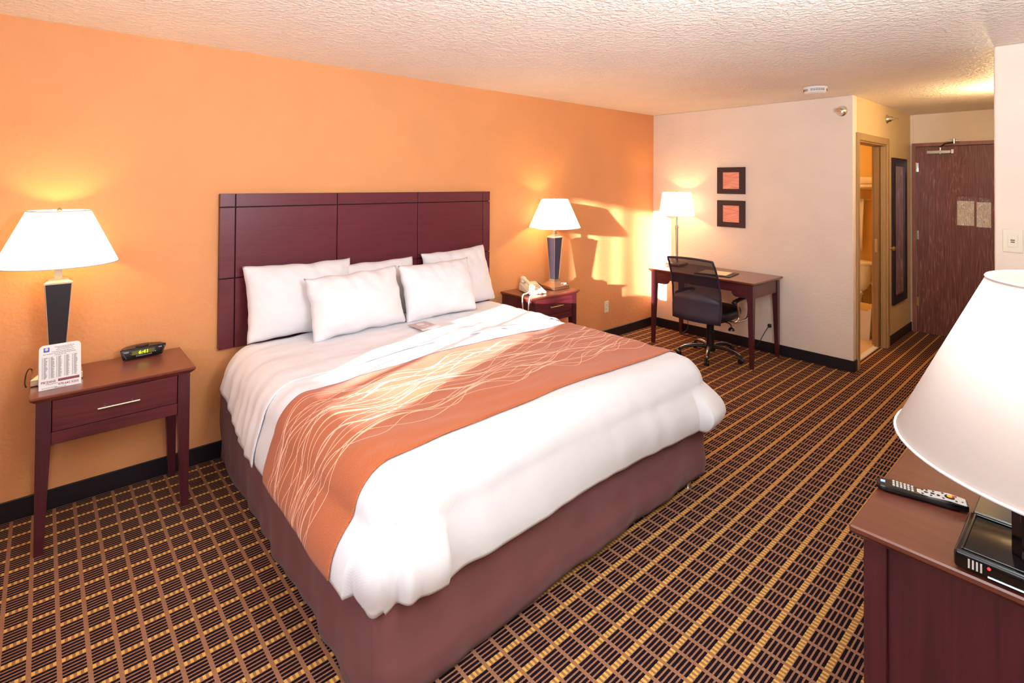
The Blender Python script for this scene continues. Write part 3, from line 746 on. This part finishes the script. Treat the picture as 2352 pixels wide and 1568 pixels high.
# ------------------------------------------------------------------ lamps
def table_lamp(loc, label, power, mat, group='tapered black table lamps'):
    t = thing('table_lamp', label, 'lamp', loc, 0, group)
    def sq(h, z): return [(-h, -h, z), (h, -h, z), (h, h, z), (-h, h, z)]
    bm = NB(); rings(bm, [sq(.092, .003), sq(.093, .006), sq(.093, .03), sq(.088, .034), sq(.035, .062), sq(.035, .07)]); rings(bm, [sq(.038, .070), sq(.038, .077)]); rings(bm, [sq(.032, .0772), sq(.032, .0855)])
    obj('base', bm, M_pewter, t)
    bm = NB(); rings(bm, [sq(.028, .086), sq(.049, .452)]); obj('post', bm, M_lampblk, t)
    for sx in (-1, 1):
        for sy in (-1, 1):
            bm = NB(); tube(bm, [(sx*.028, sy*.028, .088), (sx*.049, sy*.049, .452)], .0022, 6); obj('corner_trim', bm, M_pewter, t)
    bm = NB(); rings(bm, [sq(.053, .4522), sq(.053, .460), sq(.036, .470), sq(.036, .476), sq(.014, .480), sq(.014, .52)]); obj('cap', bm, M_pewter, t)
    bm = NB(); lathe(bm, [(.233, .545), (.120, .800)], (0,0,0), 64, False); o = obj('lamp_shade', bm, mat, t, True)
    sm = o.modifiers.new('s', 'SOLIDIFY'); sm.thickness = .002
    for r, z in ((.2335, .546), (.1205, .799)):
        bm = NB(); tube(bm, [(r*math.cos(2*PI*i/64), r*math.sin(2*PI*i/64), z) for i in range(65)], .0022, 6)
        obj('shade_trim', bm, M_strim, o, True)
    bm = NB()
    for k in range(3): a = 2*PI*k/3+.5; tube(bm, [(.119*math.cos(a), .119*math.sin(a), .795), (.01*math.cos(a), .01*math.sin(a), .785)], .0022, 6)
    lathe(bm, [(.01, .782), (.01, .79)], (0,0,0), 12); tube(bm, [(.0, 0, .52), (.055, 0, .56), (.06, 0, .70), (0, 0, .784)], .002, 6)
    lathe(bm, [(.005, .79), (.011, .80), (.004, .812)], (0,0,0), 12)
    obj('harp', bm, M_pewter, t, True)
    bm = NB(); lathe(bm, [(.012, .52), (.014, .56), (.030, .60), (.032, .625), (.02, .65), (.004, .66)], (0,0,0), 18); obj('bulb', bm, M_white, t, True, 60)
    bm = NB(); lathe(bm, [(.008, -.0), (.008, .010)], (.03, -.062, .046), 12); obj('switch', bm, M_chrome, t, True, 40)
    bm = NB(); box(bm, (.052, -.078, .036), (.078, -.052, .052), .003); so = obj('base_socket', bm, M_white, t, True, 40); bx('socket_hole', (.057, -.0735, .0515), (.073, -.0565, .0526), M_black, so)
    light(f'table_lamp_light', 'POINT', (loc[0], loc[1], loc[2]+.69), power, (1, .60, .22), shadow_soft_size=.035)
    return t
table_lamp((-5.285, -.17, .70), 'lit table lamp on the left nightstand behind the phone list card', 8.5, M_shade)
table_lamp((-1.888, -.215, .70), 'lit table lamp on the right nightstand beside the telephone', 10, M_shade)
table_lamp((-4.24, -3.507, .71), 'close white lampshade in front of the dresser at the right edge', .7, M_shade2)
# small table carrying the near lamp, outside the frame
st = thing('side_table', 'small dark cherry table under the close lamp in front of the dresser', 'table', (-4.27, -3.62, 0))
bx('top', (-.19, -.25, .685), (.19, .22, .71), M_top, st, .003)
for sx in (-1, 1):
    for sy in (-1, 1): bx('leg', (sx*.17, (-.23 if sy < 0 else .20), 0), (sx*.13, (-.19 if sy < 0 else .16), .685), M_wz, st)

# desk lamp
dl = thing('desk_lamp', 'lit lamp with a slim chrome column and drum shade on the desk', 'lamp', (-.21, -.43, .768))
bm = NB(); box(bm, (-.085, -.085, .004), (.085, .085, .03), .004, 2); obj('base', bm, M_steel, dl, True, 40)
bm = NB(); lathe(bm, [(.017, .03), (.017, .40), (.024, .402), (.024, .414), (.017, .416), (.017, .43), (.009, .432), (.009, .56)], (0,0,0), 24); obj('column', bm, M_steel, dl, True, 30)
bm = NB(); lathe(bm, [(.185, .535), (.150, .785)], (0,0,0), 56, False); o = obj('lamp_shade', bm, M_shade, dl, True); sm = o.modifiers.new('s', 'SOLIDIFY'); sm.thickness = .002
bm = NB(); 
for k in range(3): a = 2*PI*k/3; tube(bm, [(.15*math.cos(a), .15*math.sin(a), .78), (0, 0, .77)], .002, 6)
tube(bm, [(0, 0, .56), (0, 0, .80)], .003, 6); obj('spider', bm, M_steel, dl, True)
light('desk_lamp_light', 'POINT', (-.21, -.43, .768+.66), 8, (1, .62, .25), shadow_soft_size=.035)

# ------------------------------------------------------------------ left nightstand objects
pc = thing('phone_list_card', 'white tent card with printed phone lists on the left nightstand', 'card', (-5.275, -.345, .701), math.radians(2))
W_, H_ = .148, .195; tl_ = math.radians(12)
bm = NB(); poly = [(-W_/2, 0), (W_/2, 0)]
for cx, a0 in ((W_/2-.018, 0), (-W_/2+.018, PI/2)):
    for k in range(6): a = a0+k/5*PI/2; poly.append((cx+.018*math.cos(a), H_-.018+.018*math.sin(a)))
prism(bm, poly, 0, .0012, 'y')
RT = Matrix.Rotation(-tl_, 4, 'X'); bm.transform(RT); obj('front_leaf', bm, M_paper, pc)
bm = NB(); prism(bm, [(-W_/2, 0), (W_/2, 0), (W_/2, H_-.02), (-W_/2, H_-.02)], 0, .0012, 'y'); bm.transform(Matrix.Translation((0, .082, 0)) @ Matrix.Rotation(tl_, 4, 'X')); obj('back_leaf', bm, M_paper, pc)
FM = RT @ Matrix.Translation((0, -.0006, 0)) @ Matrix.Rotation(PI/2, 4, 'X')
def ftext(nm, s, size, mat, x, z, al='LEFT'): return text(nm, s, size, mat, pc, FM @ Matrix.Translation((x, z, 0)), al)
ftext('lettering', "PIE'ZANS", .0128, M_red, -.067, .028)
ftext('lettering', '970.641.5255', .0135, M_red, -.008, .011)
def fbox(bm, x0, x1, z0, z1, d=.0008):
    vs = box(bm, (x0, -d, z0), (x1, 0, z1))
bm = NB(); fbox(bm, -.058, -.038, .164, .183); bm.transform(RT); obj('blue_emblem', bm, M_blue, pc)
bm = NB(); lathe(bm, [(.006, -.0009), (.006, -.0012)], (-.048, 0, .176), 16, axis='y'); bm.transform(RT); obj('sun_emblem', bm, plain('pale_orange', (250, 200, 190), .6), pc)
bm = NB(); bm2 = NB()
for i in range(26):
    for j in range(4):
        x0 = -.008+i*.0029
        (fbox(bm, x0, x0+.0029, .0285+j*.0028, .0313+j*.0028) if (i+j) % 2 else fbox(bm2, x0, x0+.0029, .0285+j*.0028, .0313+j*.0028))
bm.transform(RT); bm2.transform(RT); obj('checker_band', bm, M_red, pc); obj('checker_band', bm2, M_ink, pc)
bm = NB(); rnd = random.Random(2)
for cx in (-.064, -.040, -.014, .014, .042):
    for r in range(30):
        z = .138-r*.0031
        fbox(bm, cx, cx+.0028, z, z+.0013); fbox(bm, cx+.006, cx+.006+rnd.uniform(.007, .014), z, z+.0013)
for z, a, b in ((.181, -.02, .05), (.175, -.01, .045), (.168, -.015, .05), (.160, -.03, .05), (.153, -.06, .055), (.146, -.02, .02), (.006, -.064, -.012), (.0215, -.05, -.01), (-.0+.003, -.02, .02)):
    x = a
    while x < b: q = rnd.uniform(.003, .009); fbox(bm, x, min(b, x+q), z, z+.0018); x += q+.0016
bm.transform(RT); o = obj('printed_lines', bm, M_ink, pc); o['kind'] = 'stuff'

ck = thing('alarm_clock', 'black digital alarm clock showing 6:41 on the left nightstand', 'clock', (-4.935, -.10, .701), math.radians(4))
bm = NB(); cw = .205
rs = []
for k in range(15):
    a = k/14; y = 0
pf = []
top = [(-cw/2+cw*k/12, .0+.055+.018*math.sin(PI*k/12)) for k in range(13)]
# plan outline: flat front, bowed back; front face leans and is narrower at the bottom
def clk(z, s, lean): 
    pts = [(-cw/2*s, -lean, z)]+[(cw/2*s, -lean, z)]
    for k in range(1, 12): pts.append((cw/2*s-cw*s*k/12, -lean+.03+.05*math.sin(PI*k/12), z))
    return pts
rings(bm, [clk(.003, .84, .0), clk(.012, .88, .002), clk(.055, 1.0, .012), clk(.060, .985, .011)])
obj('clock_body', bm, M_gloss, ck, True, 30)
bm = NB(); lathe(bm, [(.03, .0605), (.03, .064), (.026, .066)], (0, 0, 0), 24); bm.transform(Matrix.Translation((0, .02, 0)) @ Matrix.Diagonal((1.0, .6, 1, 1))); obj('snooze_button', bm, plain('brown_black', (62, 42, 40), .35), ck, True, 40)
ang = math.atan2(.011, .05)
CM = Matrix.Translation((0, -.0035, .012)) @ Matrix.Rotation(PI/2, 4, 'X') @ Matrix.Rotation(ang*1.0, 4, 'X')
def cface(x0, x1, v0, v1, d0, d1, mat, nm):
    bm = NB(); box(bm, (x0, v0, d0), (x1, v1, d1)); bm.transform(CM); return obj(nm, bm, mat, ck)
cface(-.052, .050, .013, .036, .0005, .0025, M_lcd, 'display')
text('digits', '6:41', .027, M_green, ck, CM @ Matrix.Translation((-.022, .0155, .0027)))
text('lettering', 'TIMEX', .008, M_white, ck, CM @ Matrix.Translation((-.087, .031, .0015)))
bm = NB(); rnd = random.Random(5)
for r_ in range(2):
    for i in range(16): box(bm, (-.032+i*.0045, .003+r_*.004, .0012), (-.032+i*.0045+rnd.uniform(.002, .0035), .0047+r_*.004, .0022))
box(bm, (.068, .034, .001), (.083, .038, .002)); box(bm, (.053, .014, .001), (.056, .018, .002)); box(bm, (-.058, .033, .001), (-.055, .035, .002)); box(bm, (-.058, .019, .001), (-.055, .021, .002))
bm.transform(CM); obj('clock_markings', bm, M_silver, ck)
bm = NB(); tube(bm, smoothpath([(-.09, -.016, .052), (-.087, -.012, .04), (-.080, -.007, .022), (-.072, -.004, .006)], 4), .0016, 6); tube(bm, smoothpath([(.094, -.016, .05), (.09, -.011, .03), (.083, -.006, .012)], 4), .0012, 6)
obj('chrome_edge', bm, M_chrome, ck, True)
def cord(name, pts, r, mat, label, cat='cord'):
    bm = NB(); tube(bm, smoothpath(pts, 8), r, 8); return tag(obj(name, bm, mat, None, True), label, cat)
cord('lamp_cord', [(-5.370, -.05, .722), (-5.385, -.10, .742), (-5.394, -.17, .738), (-5.397, -.23, .715), (-5.392, -.258, .7045)], .003, M_black, 'black lamp cord curling at the left corner of the left nightstand')

# ------------------------------------------------------------------ telephone on the right nightstand
ph = thing('telephone', 'cream corded telephone on the right nightstand', 'telephone', (-2.16, -.215, .701), math.radians(-18))
bm = NB(); hexa(bm, [(-.085, -.11, .004), (.085, -.11, .004), (.085, .11, .004), (-.085, .11, .004)], [(-.08, -.105, .022), (.08, -.105, .022), (.08, .10, .075), (-.08, .10, .075)])
bmesh.ops.bevel(bm, geom=bm.edges[:], offset=.006, segments=3, affect='EDGES'); obj('phone_body', bm, M_ivory, ph, True, 40)
bm = NB(); pth = smoothpath([(-.05, -.105, .062), (-.05, -.07, .072), (-.05, 0, .092), (-.05, .06, .104), (-.05, .10, .106)], 5)
tube(bm, pth, [.024 if (k < 5 or k > len(pth)-6) else .016 for k in range(len(pth))], 14, True, .8)
lathe(bm, [(.026, -.03), (.028, -.012), (.02, 0)], (-.05, -.088, .066), 16); lathe(bm, [(.026, -.03), (.028, -.012), (.02, 0)], (-.05, .082, .106), 16)
obj('handset', bm, M_ivory, ph, True, 50)
bm = NB()
for i in range(3):
    for j in range(4):
        x = .0+i*.024; y = -.065+j*.027; z = .0235+(y+.105)*.2585+.0015
        box(bm, (x-.007, y-.006, z-.002), (x+.007, y+.006, z+.003), .001)
obj('keypad', bm, plain('grey_keys', (196, 186, 168), .5), ph)
bm = NB(); tube(bm, [(.06, -.10, .03), (.06, .09, .078)], .002, 6); obj('label_strip', bm, M_silver, ph)
def coil(pts, name='phone_cord'):
    base = smoothpath(pts, 60); bm = NB(); out = []
    for i, p in enumerate(base):
        d = (base[min(i+1, len(base)-1)]-base[max(i-1, 0)]).normalized(); s = d.cross(Vector((.3, .2, .93))).normalized(); t = d.cross(s); a = i*1.15
        out.append(p+s*.0048*math.cos(a)+t*.0048*math.sin(a))
    tube(bm, out, .0022, 6); return bm
PC1 = (obj('phone_cord', coil([(-2.245, -.295, .735), (-2.31, -.30, .722), (-2.362, -.31, .715), (-2.385, -.33, .65), (-2.39, -.36, .5)]), M_ivory, None, True))
PC2 = (obj('phone_cord', coil([(-2.20, -.335, .722), (-2.28, -.375, .718), (-2.345, -.385, .718), (-2.388, -.405, .65), (-2.392, -.40, .5)]), M_ivory, None, True))
bpy.context.view_layer.update()
for o in (PC1, PC2): o.parent = ph; o.matrix_parent_inverse = ph.matrix_world.inverted()
cord('lamp_cord', [(-1.975, -.16, .712), (-2.02, -.13, .75), (-2.08, -.10, .742), (-2.12, -.05, .712), (-2.14, -.03, .706)], .003, M_black, 'black cord arching behind the telephone')

# ------------------------------------------------------------------ desk
dk = thing('writing_desk', 'dark cherry writing desk with tapered legs against the cream wall', 'desk', (-.64, -1.45, 0), math.radians(-1))
DW, DD, DZ_ = 1.10, .60, .767
bm = NB(); box(bm, (0, 0, DZ_-.016), (DD, DW, DZ_), .003)
hexa(bm, [(.018, .018, DZ_-.03), (DD-.018, .018, DZ_-.03), (DD-.018, DW-.018, DZ_-.03), (.018, DW-.018, DZ_-.03)], [(.003, .003, DZ_-.0162), (DD-.003, .003, DZ_-.0162), (DD-.003, DW-.003, DZ_-.0162), (.003, DW-.003, DZ_-.0162)])
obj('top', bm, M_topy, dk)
lw = .05; i0 = .022
def q4(X0, X1, Y0, Y1, z): return [(min(X0, X1), min(Y0, Y1), z), (max(X0, X1), min(Y0, Y1), z), (max(X0, X1), max(Y0, Y1), z), (min(X0, X1), max(Y0, Y1), z)]
for x0, sx in ((i0, 1), (DD-i0, -1)):
    for y0, sy in ((i0, 1), (DW-i0, -1)):
        bm = NB(); rings(bm, [q4(x0, x0+sx*lw*.6, y0, y0+sy*lw*.6, 0), q4(x0, x0+sx*lw, y0, y0+sy*lw, .60), q4(x0, x0+sx*lw, y0, y0+sy*lw, DZ_-.0302)]); obj('leg', bm, M_wz, dk)
zt_ = DZ_-.0303; a0 = i0+lw+.0005; b0 = DW-a0
poly = [(a0, zt_), (a0, .62)]
poly += [(a0+.10, .62)]+[(a0+.10+.05*math.sin(k/6*PI/2), .62+.045*(1-math.cos(k/6*PI/2))) for k in range(1, 7)]
poly += [(b0-.10-.05*math.sin(k/6*PI/2), .62+.045*(1-math.cos(k/6*PI/2))) for k in range(6, 0, -1)]+[(b0-.10, .62), (b0, .62), (b0, zt_)]
bm = NB(); prism(bm, poly, i0+.008, i0+.028, 'x'); obj('front_apron', bm, M_wy, dk)
for y in (i0+.008, DW-i0-.028): bx('side_apron', (i0+lw+.0005, y, .62), (DD-i0-lw-.0005, y+.02, zt_), M_wx, dk)
bx('back_apron', (DD-i0-.028, a0, .62), (DD-i0-.008, b0, zt_), M_wy, dk)
# pad on the desk
fo = thing('desk_folder', 'dark folder with a cream booklet lying on the desk behind the chair', 'folder', (-.40, -.98, DZ_+.001), math.radians(8))
bx('folder_cover', (-.14, -.17, 0), (.14, .17, .006), plain('dark_purple_cover', (60, 44, 58), .5), fo, .002)
bx('booklet', (-.10, -.12, .0065), (.12, .15, .0095), plain('cream_paper', (246, 232, 200), .7), fo, .001)
cord('lamp_cord', [(-.02, -1.335, .268), (-.045, -1.33, .262), (-.09, -1.31, .21), (-.14, -1.27, .10), (-.13, -1.20, .008), (-.10, -1.05, .006), (-.16, -.8, .006), (-.12, -.62, .006), (-.16, -.52, .02), (-.24, -.50, .05), (-.20, -.56, .12), (-.10, -.48, .35), (-.045, -.45, .6)], .0035, M_black, 'black power cord running from the desk outlet along the baseboard')
bm = NB(); box(bm, (-.042, -1.345, .252), (-.0105, -1.315, .285), .006, 2); tag(obj('power_plug', bm, M_black, None, True, 50), 'black plug pushed in the outlet under the desk', 'plug')

# ------------------------------------------------------------------ desk chair
ch = thing('desk_chair', 'black mesh-back swivel chair pushed up to the desk', 'chair', (-.56, -1.0, 0), 0)
# local: x forward towards the desk, y left
bm = NB(); lathe(bm, [(.045, .06), (.05, .075), (.05, .115), (.032, .12)], (0,0,0), 24); obj('hub', bm, M_black, ch, True, 40)
bm = NB(); lathe(bm, [(.034, .12), (.034, .30), (.024, .301), (.024, .37)], (0,0,0), 24); obj('gas_column', bm, M_black, ch, True, 40)
for k in range(5):
    a = math.radians(-158+72*k); dx, dy = math.cos(a), math.sin(a)
    bm = NB(); pts = smoothpath([(dx*.035, dy*.035, .098), (dx*.12, dy*.12, .105), (dx*.22, dy*.22, .09), (dx*.285, dy*.285, .062)], 5)
    tube(bm, pts, [.024-.010*i/(len(pts)-1) for i in range(len(pts))], 10, True, .7); lg = obj('base_arm', bm, M_black, ch, True)
    bm = NB(); tube(bm, [p+Vector((0, 0, .0145)) for p in pts[2:]], .006, 8, True, .6); obj('chrome_strip', bm, M_chrome, lg, True)
    bm = NB(); c_ = Vector((dx*.29, dy*.29, 0)); s_ = Vector((-dy, dx, 0))
    for sg in (-1, 1):
        rr = []
        for z_off, rad in ((.004, .022), (.007, .026), (.019, .026), (.022, .022)):
            ctr = c_+s_*sg*z_off+Vector((0, 0, .0265)); dd = Vector((dx, dy, 0))
            rr.append([ctr+dd*rad*math.cos(2*PI*i/16)+Vector((0, 0, 1))*rad*math.sin(2*PI*i/16) for i in range(16)])
        rings(bm, rr)
    tube(bm, [c_+Vector((0, 0, .03)), c_+Vector((0, 0, .066))], .006, 8)
    obj('caster', bm, M_black, ch, True, 40)
bm = NB(); rs = []
for z, s in ((.375, .80), (.39, .93), (.42, 1.0), (.45, 1.0), (.472, .94), (.48, .80)):
    rs.append([(.02+.23*s*(1 if math.cos(a) > 0 else -1)*abs(math.cos(a))**.55, .235*s*(1 if math.sin(a) > 0 else -1)*abs(math.sin(a))**.55, z+.01*math.cos(a)) for a in [2*PI*i/40 for i in range(40)]])
rings(bm, rs); obj('seat', bm, M_leather, ch, True, 60)
bm = NB(); box(bm, (-.1, -.07, .345), (.1, .07, .376), .008, 2)
obj('tilt_mechanism', bm, M_black, ch, True, 40)
bm = NB(); tube(bm, smoothpath([(.0, -.07, .36), (0, -.17, .355), (-.01, -.205, .345), (-.012, -.212, .318)], 4), .006, 8)
lathe(bm, [(.012, .0), (.027, -.012), (.03, -.028), (.012, -.034)], (-.012, -.212, .322), 18); obj('lever', bm, M_black, ch, True, 50)
# backrest surface
def bk(s, t):   # s -1..1 across, t 0 bottom..1 top
    z = .385+.585*t
    x = -.262-.055*math.sin(PI*min(1, t*1.25))*0+(-.0)
    prof = lerp([(1.01, -.40), (1.0, -.395), (.75, -.335), (.5, -.300), (.25, -.295), (0.0, -.315)], t)
    hwid = lerp([(1.01, .222), (1.0, .222), (.8, .228), (.45, .236), (.2, .238), (0, .230)], t)
    return Vector((prof+.045*(s*s)*(.3+.7*(1-t))-.0, s*hwid, z-.012*s*s*(t > .9)))
bm = NB(); G = [[bm.verts.new(bk(-1+2*i/16, .24+.76*j/20)) for i in range(17)] for j in range(21)]
for j in range(20):
    for i in range(16): bm.faces.new((G[j][i], G[j][i+1], G[j+1][i+1], G[j+1][i]))
obj('mesh_back', bm, M_mesh, ch, True)
bm = NB(); G = [[bm.verts.new(bk(-1+2*i/16, (.46 if j == 4 else .42*j/4)-(.13*((i-8)/8)**2 if j == 4 else 0)*.9)) for i in range(17)] for j in range(5)]
for j in range(4):
    for i in range(16): bm.faces.new((G[j][i], G[j][i+1], G[j+1][i+1], G[j+1][i]))
o = obj('lower_back_panel', bm, plain('chair_back_plastic', (56, 47, 62), .45), ch, True); sm = o.modifiers.new('s', 'SOLIDIFY'); sm.thickness = .012; sm.offset = 0
bm = NB()
for s in (-1, 1): tube(bm, [bk(s, t/20) for t in range(21)], .009, 8)
tube(bm, [bk(-1+2*i/16, 1.0) for i in range(17)], .010, 8); obj('back_frame', bm, plain('chair_frame', (50, 42, 60), .35), ch, True)
for s in (-1, 1):
    bm = NB()
    tube(bm, smoothpath([(-.05, s*.20, .385), (-.05, s*.27, .39), (-.02, s*.285, .43), (-.04, s*.285, .52), (-.075, s*.285, .572)], 5), .0095, 10)
    tube(bm, smoothpath([(-.05, s*.27, .39), (.12, s*.285, .39), (.17, s*.285, .43), (.175, s*.285, .52), (.15, s*.285, .568)], 5), .0095, 10)
    ar = obj('armrest_loop', bm, M_chrome, ch, True)
    bm = NB(); tube(bm, smoothpath([(-.12, s*.285, .568), (-.08, s*.285, .584), (.04, s*.285, .592), (.16, s*.285, .584), (.2, s*.285, .57)], 4), [.014]+[.026]*15+[.016], 10, True, .55); obj('arm_pad', bm, M_black, ar, True)
bm = NB(); tube(bm, smoothpath([(-.05, 0, .362), (-.2, 0, .365), (-.275, 0, .40), (-.285, 0, .48)], 5), .022, 8, True, .4); obj('back_bracket', bm, M_black, ch, True)

# ------------------------------------------------------------------ framed pictures
for z, mt_, lb in ((1.544, M_art1, 'small pink art print in a wide dark frame, upper of the pair over the desk'), (1.20, M_art2, 'small pink art print in a wide dark frame, lower of the pair over the desk')):
    t = thing('framed_picture', lb, 'picture', (0, -.936, z+.137), 0, 'pair of small square pictures over the desk')
    bm = NB(); a = .147; b = .087
    for p, q in (((-.02,-a,-.138),(-.001,-b,.138)), ((-.02,b,-.138),(-.001,a,.138)), ((-.02,-b,-.138),(-.001,b,-.086)), ((-.02,-b,.086),(-.001,b,.138))): box(bm, p, q, .0015)
    obj('frame', bm, M_artframe, t)
    bx('print', (-.013, -b, -.086), (-.003, b, .086), mt_, t)

# ------------------------------------------------------------------ dresser, remote, receiver, television
DRX, DRY, DRZ = -3.756, -3.061, .76; DRL = 1.5; DRD = .80
dr = thing('dresser', 'dark cherry dresser with a reddish top at the right edge', 'dresser', (DRX, DRY, 0))
bm = NB(); box(bm, (0, -DRD, DRZ-.018), (DRL, 0, DRZ), .004)
hexa(bm, [(.02, -DRD, DRZ-.032), (DRL-.02, -DRD, DRZ-.032), (DRL-.02, -.02, DRZ-.032), (.02, -.02, DRZ-.032)], [(.003, -DRD, DRZ-.0182), (DRL-.003, -DRD, DRZ-.0182), (DRL-.003, -.003, DRZ-.0182), (.003, -.003, DRZ-.0182)])
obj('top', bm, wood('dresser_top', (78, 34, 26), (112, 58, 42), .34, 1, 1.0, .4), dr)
for x in (.026, DRL-.076):
    for y in (-.076, -DRD+.002): bx('corner_post', (x, y, 0), (x+.05, y+.05, DRZ-.0325), M_wz, dr, .002)
bx('side_panel', (.040, -DRD+.053, .07), (.056, -.0765, DRZ-.0325), M_wz, dr); bx('side_panel', (DRL-.056, -DRD+.053, .07), (DRL-.04, -.0765, DRZ-.0325), M_wz, dr)
bx('back_panel', (.0765, -DRD+.006, .07), (DRL-.0765, -DRD+.02, DRZ-.0325), M_wz, dr)
bm = NB(); 
for a, b in (((.0765, -.06, .07), (DRL-.0765, -.045, .11)), ((.0765, -.06, .70), (DRL-.0765, -.045, DRZ-.0325))): box(bm, a, b)
obj('front_rail', bm, M_wx, dr)
for c_ in range(2):
    for r_ in range(3):
        x0 = .08+c_*.675; z0 = .115+r_*.195
        d = bx('drawer', (x0, -.062, z0), (x0+.665, -.04, z0+.185), M_wx, dr, .002)
        bm = NB(); tube(bm, [(x0+.25, -.012, z0+.1), (x0+.41, -.012, z0+.1)], .0055, 8); tube(bm, [(x0+.28, -.04, z0+.1), (x0+.28, -.012, z0+.1)], .004, 8); tube(bm, [(x0+.38, -.04, z0+.1), (x0+.38, -.012, z0+.1)], .004, 8); obj('handle', bm, M_pewter, d, True)
# remote
p0 = Vector((-3.60, -3.075, DRZ)); p1 = Vector((-3.555, -3.262, DRZ))
p0 = Vector((-3.497, -3.068, DRZ)); p1 = Vector((-3.452, -3.250, DRZ))
rm = thing('remote_control', 'black and silver remote control with an orange button on the dresser', 'remote control', tuple((p0+p1)/2+Vector((0,0,.001))), math.atan2((p1-p0).y, (p1-p0).x))
RL = .205
def outline(t): return lerp([(1.0, .019), (.97, .0225), (.8, .0245), (.55, .0215), (.3, .0225), (.05, .0235), (0.02, .020), (0, .014)], t)
def ztop(t): return lerp([(1.01, .020), (1, .020), (.8, .024), (.5, .019), (.2, .022), (0, .018)], t)
bm = NB(); rs = []
for i in range(29):
    t = i/28; x = -RL/2+RL*t; h_ = outline(t); zt2 = ztop(t); zb2 = .0 if .1 < t < .9 else .004
    rs.append([(x, h_*.75, zb2), (x, h_, zb2+.006), (x, h_, zt2-.004), (x, h_*.9, zt2), (x, -h_*.9, zt2), (x, -h_, zt2-.004), (x, -h_, zb2+.006), (x, -h_*.75, zb2)])
rings(bm, rs); obj('remote_body', bm, M_gloss, rm, True, 40)
bm = NB(); rs = []
for i in range(17):
    t = .46+.52*i/16; x = -RL/2+RL*t; h_ = outline(t)*.88*min(1, (i+1)/5)**.5; z_ = ztop(t)
    rs.append([(x, h_, z_-.0005), (x, h_*.98, z_+.0012), (x, -h_*.98, z_+.0012), (x, -h_, z_-.0005)])
rings(bm, rs); obj('silver_face', bm, M_silver, rm, True, 40)
def rbtn(name, lst, mat, h=.0026):
    bm = NB()
    for t, y, r, sx in lst:
        z_ = ztop(t); lathe(bm, [(r, .0), (r, h), (r*.8, h+.0006)], (0,0,0), 14)
        bm.verts.ensure_lookup_table()
        for v in bm.verts[-42:]: v.co = Vector((v.co.x*sx-RL/2+RL*t, v.co.y+y, v.co.z+z_))
    return obj(name, bm, mat, rm, True, 40)
rbtn('face_buttons', [(.52, .011, .003, 1), (.52, -.011, .003, 1), (.57, .013, .003, 1), (.56, 0, .0035, 1.4), (.61, -.013, .003, 1), (.63, 0, .0038, 1.4), (.64, .013, .003, 1), (.69, -.004, .004, 1), (.74, .014, .003, 1), (.74, -.014, .003, 1), (.875, .013, .003, 1), (.875, -.013, .003, 1), (.94, -.006, .0022, 1), (.81, 0, .0115, 1)], M_gloss, .002)
rbtn('ok_button', [(.81, 0, .0062, 1)], M_yellow, .0045)
rbtn('red_button', [(.85, .010, .0028, 1)], M_redled, .0035)
rbtn('number_buttons', [(.20+.042*i, y, .0024, 1.3) for i in range(6) for y in (.012, 0, -.012)], M_silver)
bm = NB(); box(bm, (-RL/2+.010, -.004, .0200), (-RL/2+.021, .009, .0214)); obj('logo_patch', bm, plain('pale_blue', (170, 205, 235), .4), rm)

# receiver box
rc = thing('cable_box', 'black cable receiver box with front lights on the dresser', 'receiver', (-3.815, -3.278, DRZ+.001), 0)
rc.location = (-3.752, -3.272, DRZ+.001)
BW, BD, BHH = .215, .27, .045    # x depth, y width
bm = NB(); box(bm, (0, -BD, .004), (BW, 0, BHH), .008, 3); obj('case', bm, M_gloss, rc, True, 40)
bm = NB()
for a, b in (((.012, -BD+.012, BHH), (BW-.012, -BD+.016, BHH+.003)), ((.012, -.016, BHH), (BW-.012, -.012, BHH+.003)), ((.012, -BD+.016, BHH), (.016, -.016, BHH+.003)), ((BW-.016, -BD+.016, BHH), (BW-.012, -.016, BHH+.003))): box(bm, a, b, .001)
obj('top_rim', bm, M_gloss, rc)
for i in range(4): bx('front_button', (-.0015, -.026-i*.007, .014), (.001, -.0295-i*.007, .034), M_silver, rc)
for i in range(5): bx('front_button', (-.0015, -.135-i*.008, .014), (.001, -.1395-i*.008, .034), M_silver, rc)
bm = NB(); lathe(bm, [(.0032, -.002), (.0032, .001)], (0, -.062, .030), 12, axis='x'); obj('power_light', bm, M_redled, rc)
bx('light_strip', (-.0018, -.125, .010), (.001, -.060, .0125), M_glassled, rc)
bx('foot', (.02, -BD+.02, 0), (BW-.02, -.02, .004), M_black, rc)
# dark flat box behind the receiver
vb = thing('flat_black_box', 'flat dark box lying on the dresser behind the cable receiver', 'box', (-3.50, -3.275, DRZ+.001))
bx('case', (0, -.24, .003), (.16, 0, .03), plain('dark_olive_gloss', (42, 34, 22), .18), vb, .003)
bx('foot', (.01, -.23, 0), (.15, -.01, .003), M_black, vb)
# television on a pedestal
tv = thing('television', 'black television on an octagonal pedestal behind the close lampshade', 'television', (-3.655, -3.395, DRZ+.001+BHH), 0)
bm = NB(); rings(bm, [[(.034*math.cos(PI/8+k*PI/4), .034*math.sin(PI/8+k*PI/4), z) for k in range(8)] for z in (.002, .2)]); obj('pedestal', bm, M_gloss, tv)
bm = NB(); box(bm, (-.30, -.045, .20), (.44, -.005, .64), .006, 2); obj('screen_case', bm, M_gloss, tv, True, 40)
bx('screen', (-.285, -.0055, .215), (.425, -.0035, .625), plain('screen_glass', (6, 6, 8), .08), tv)
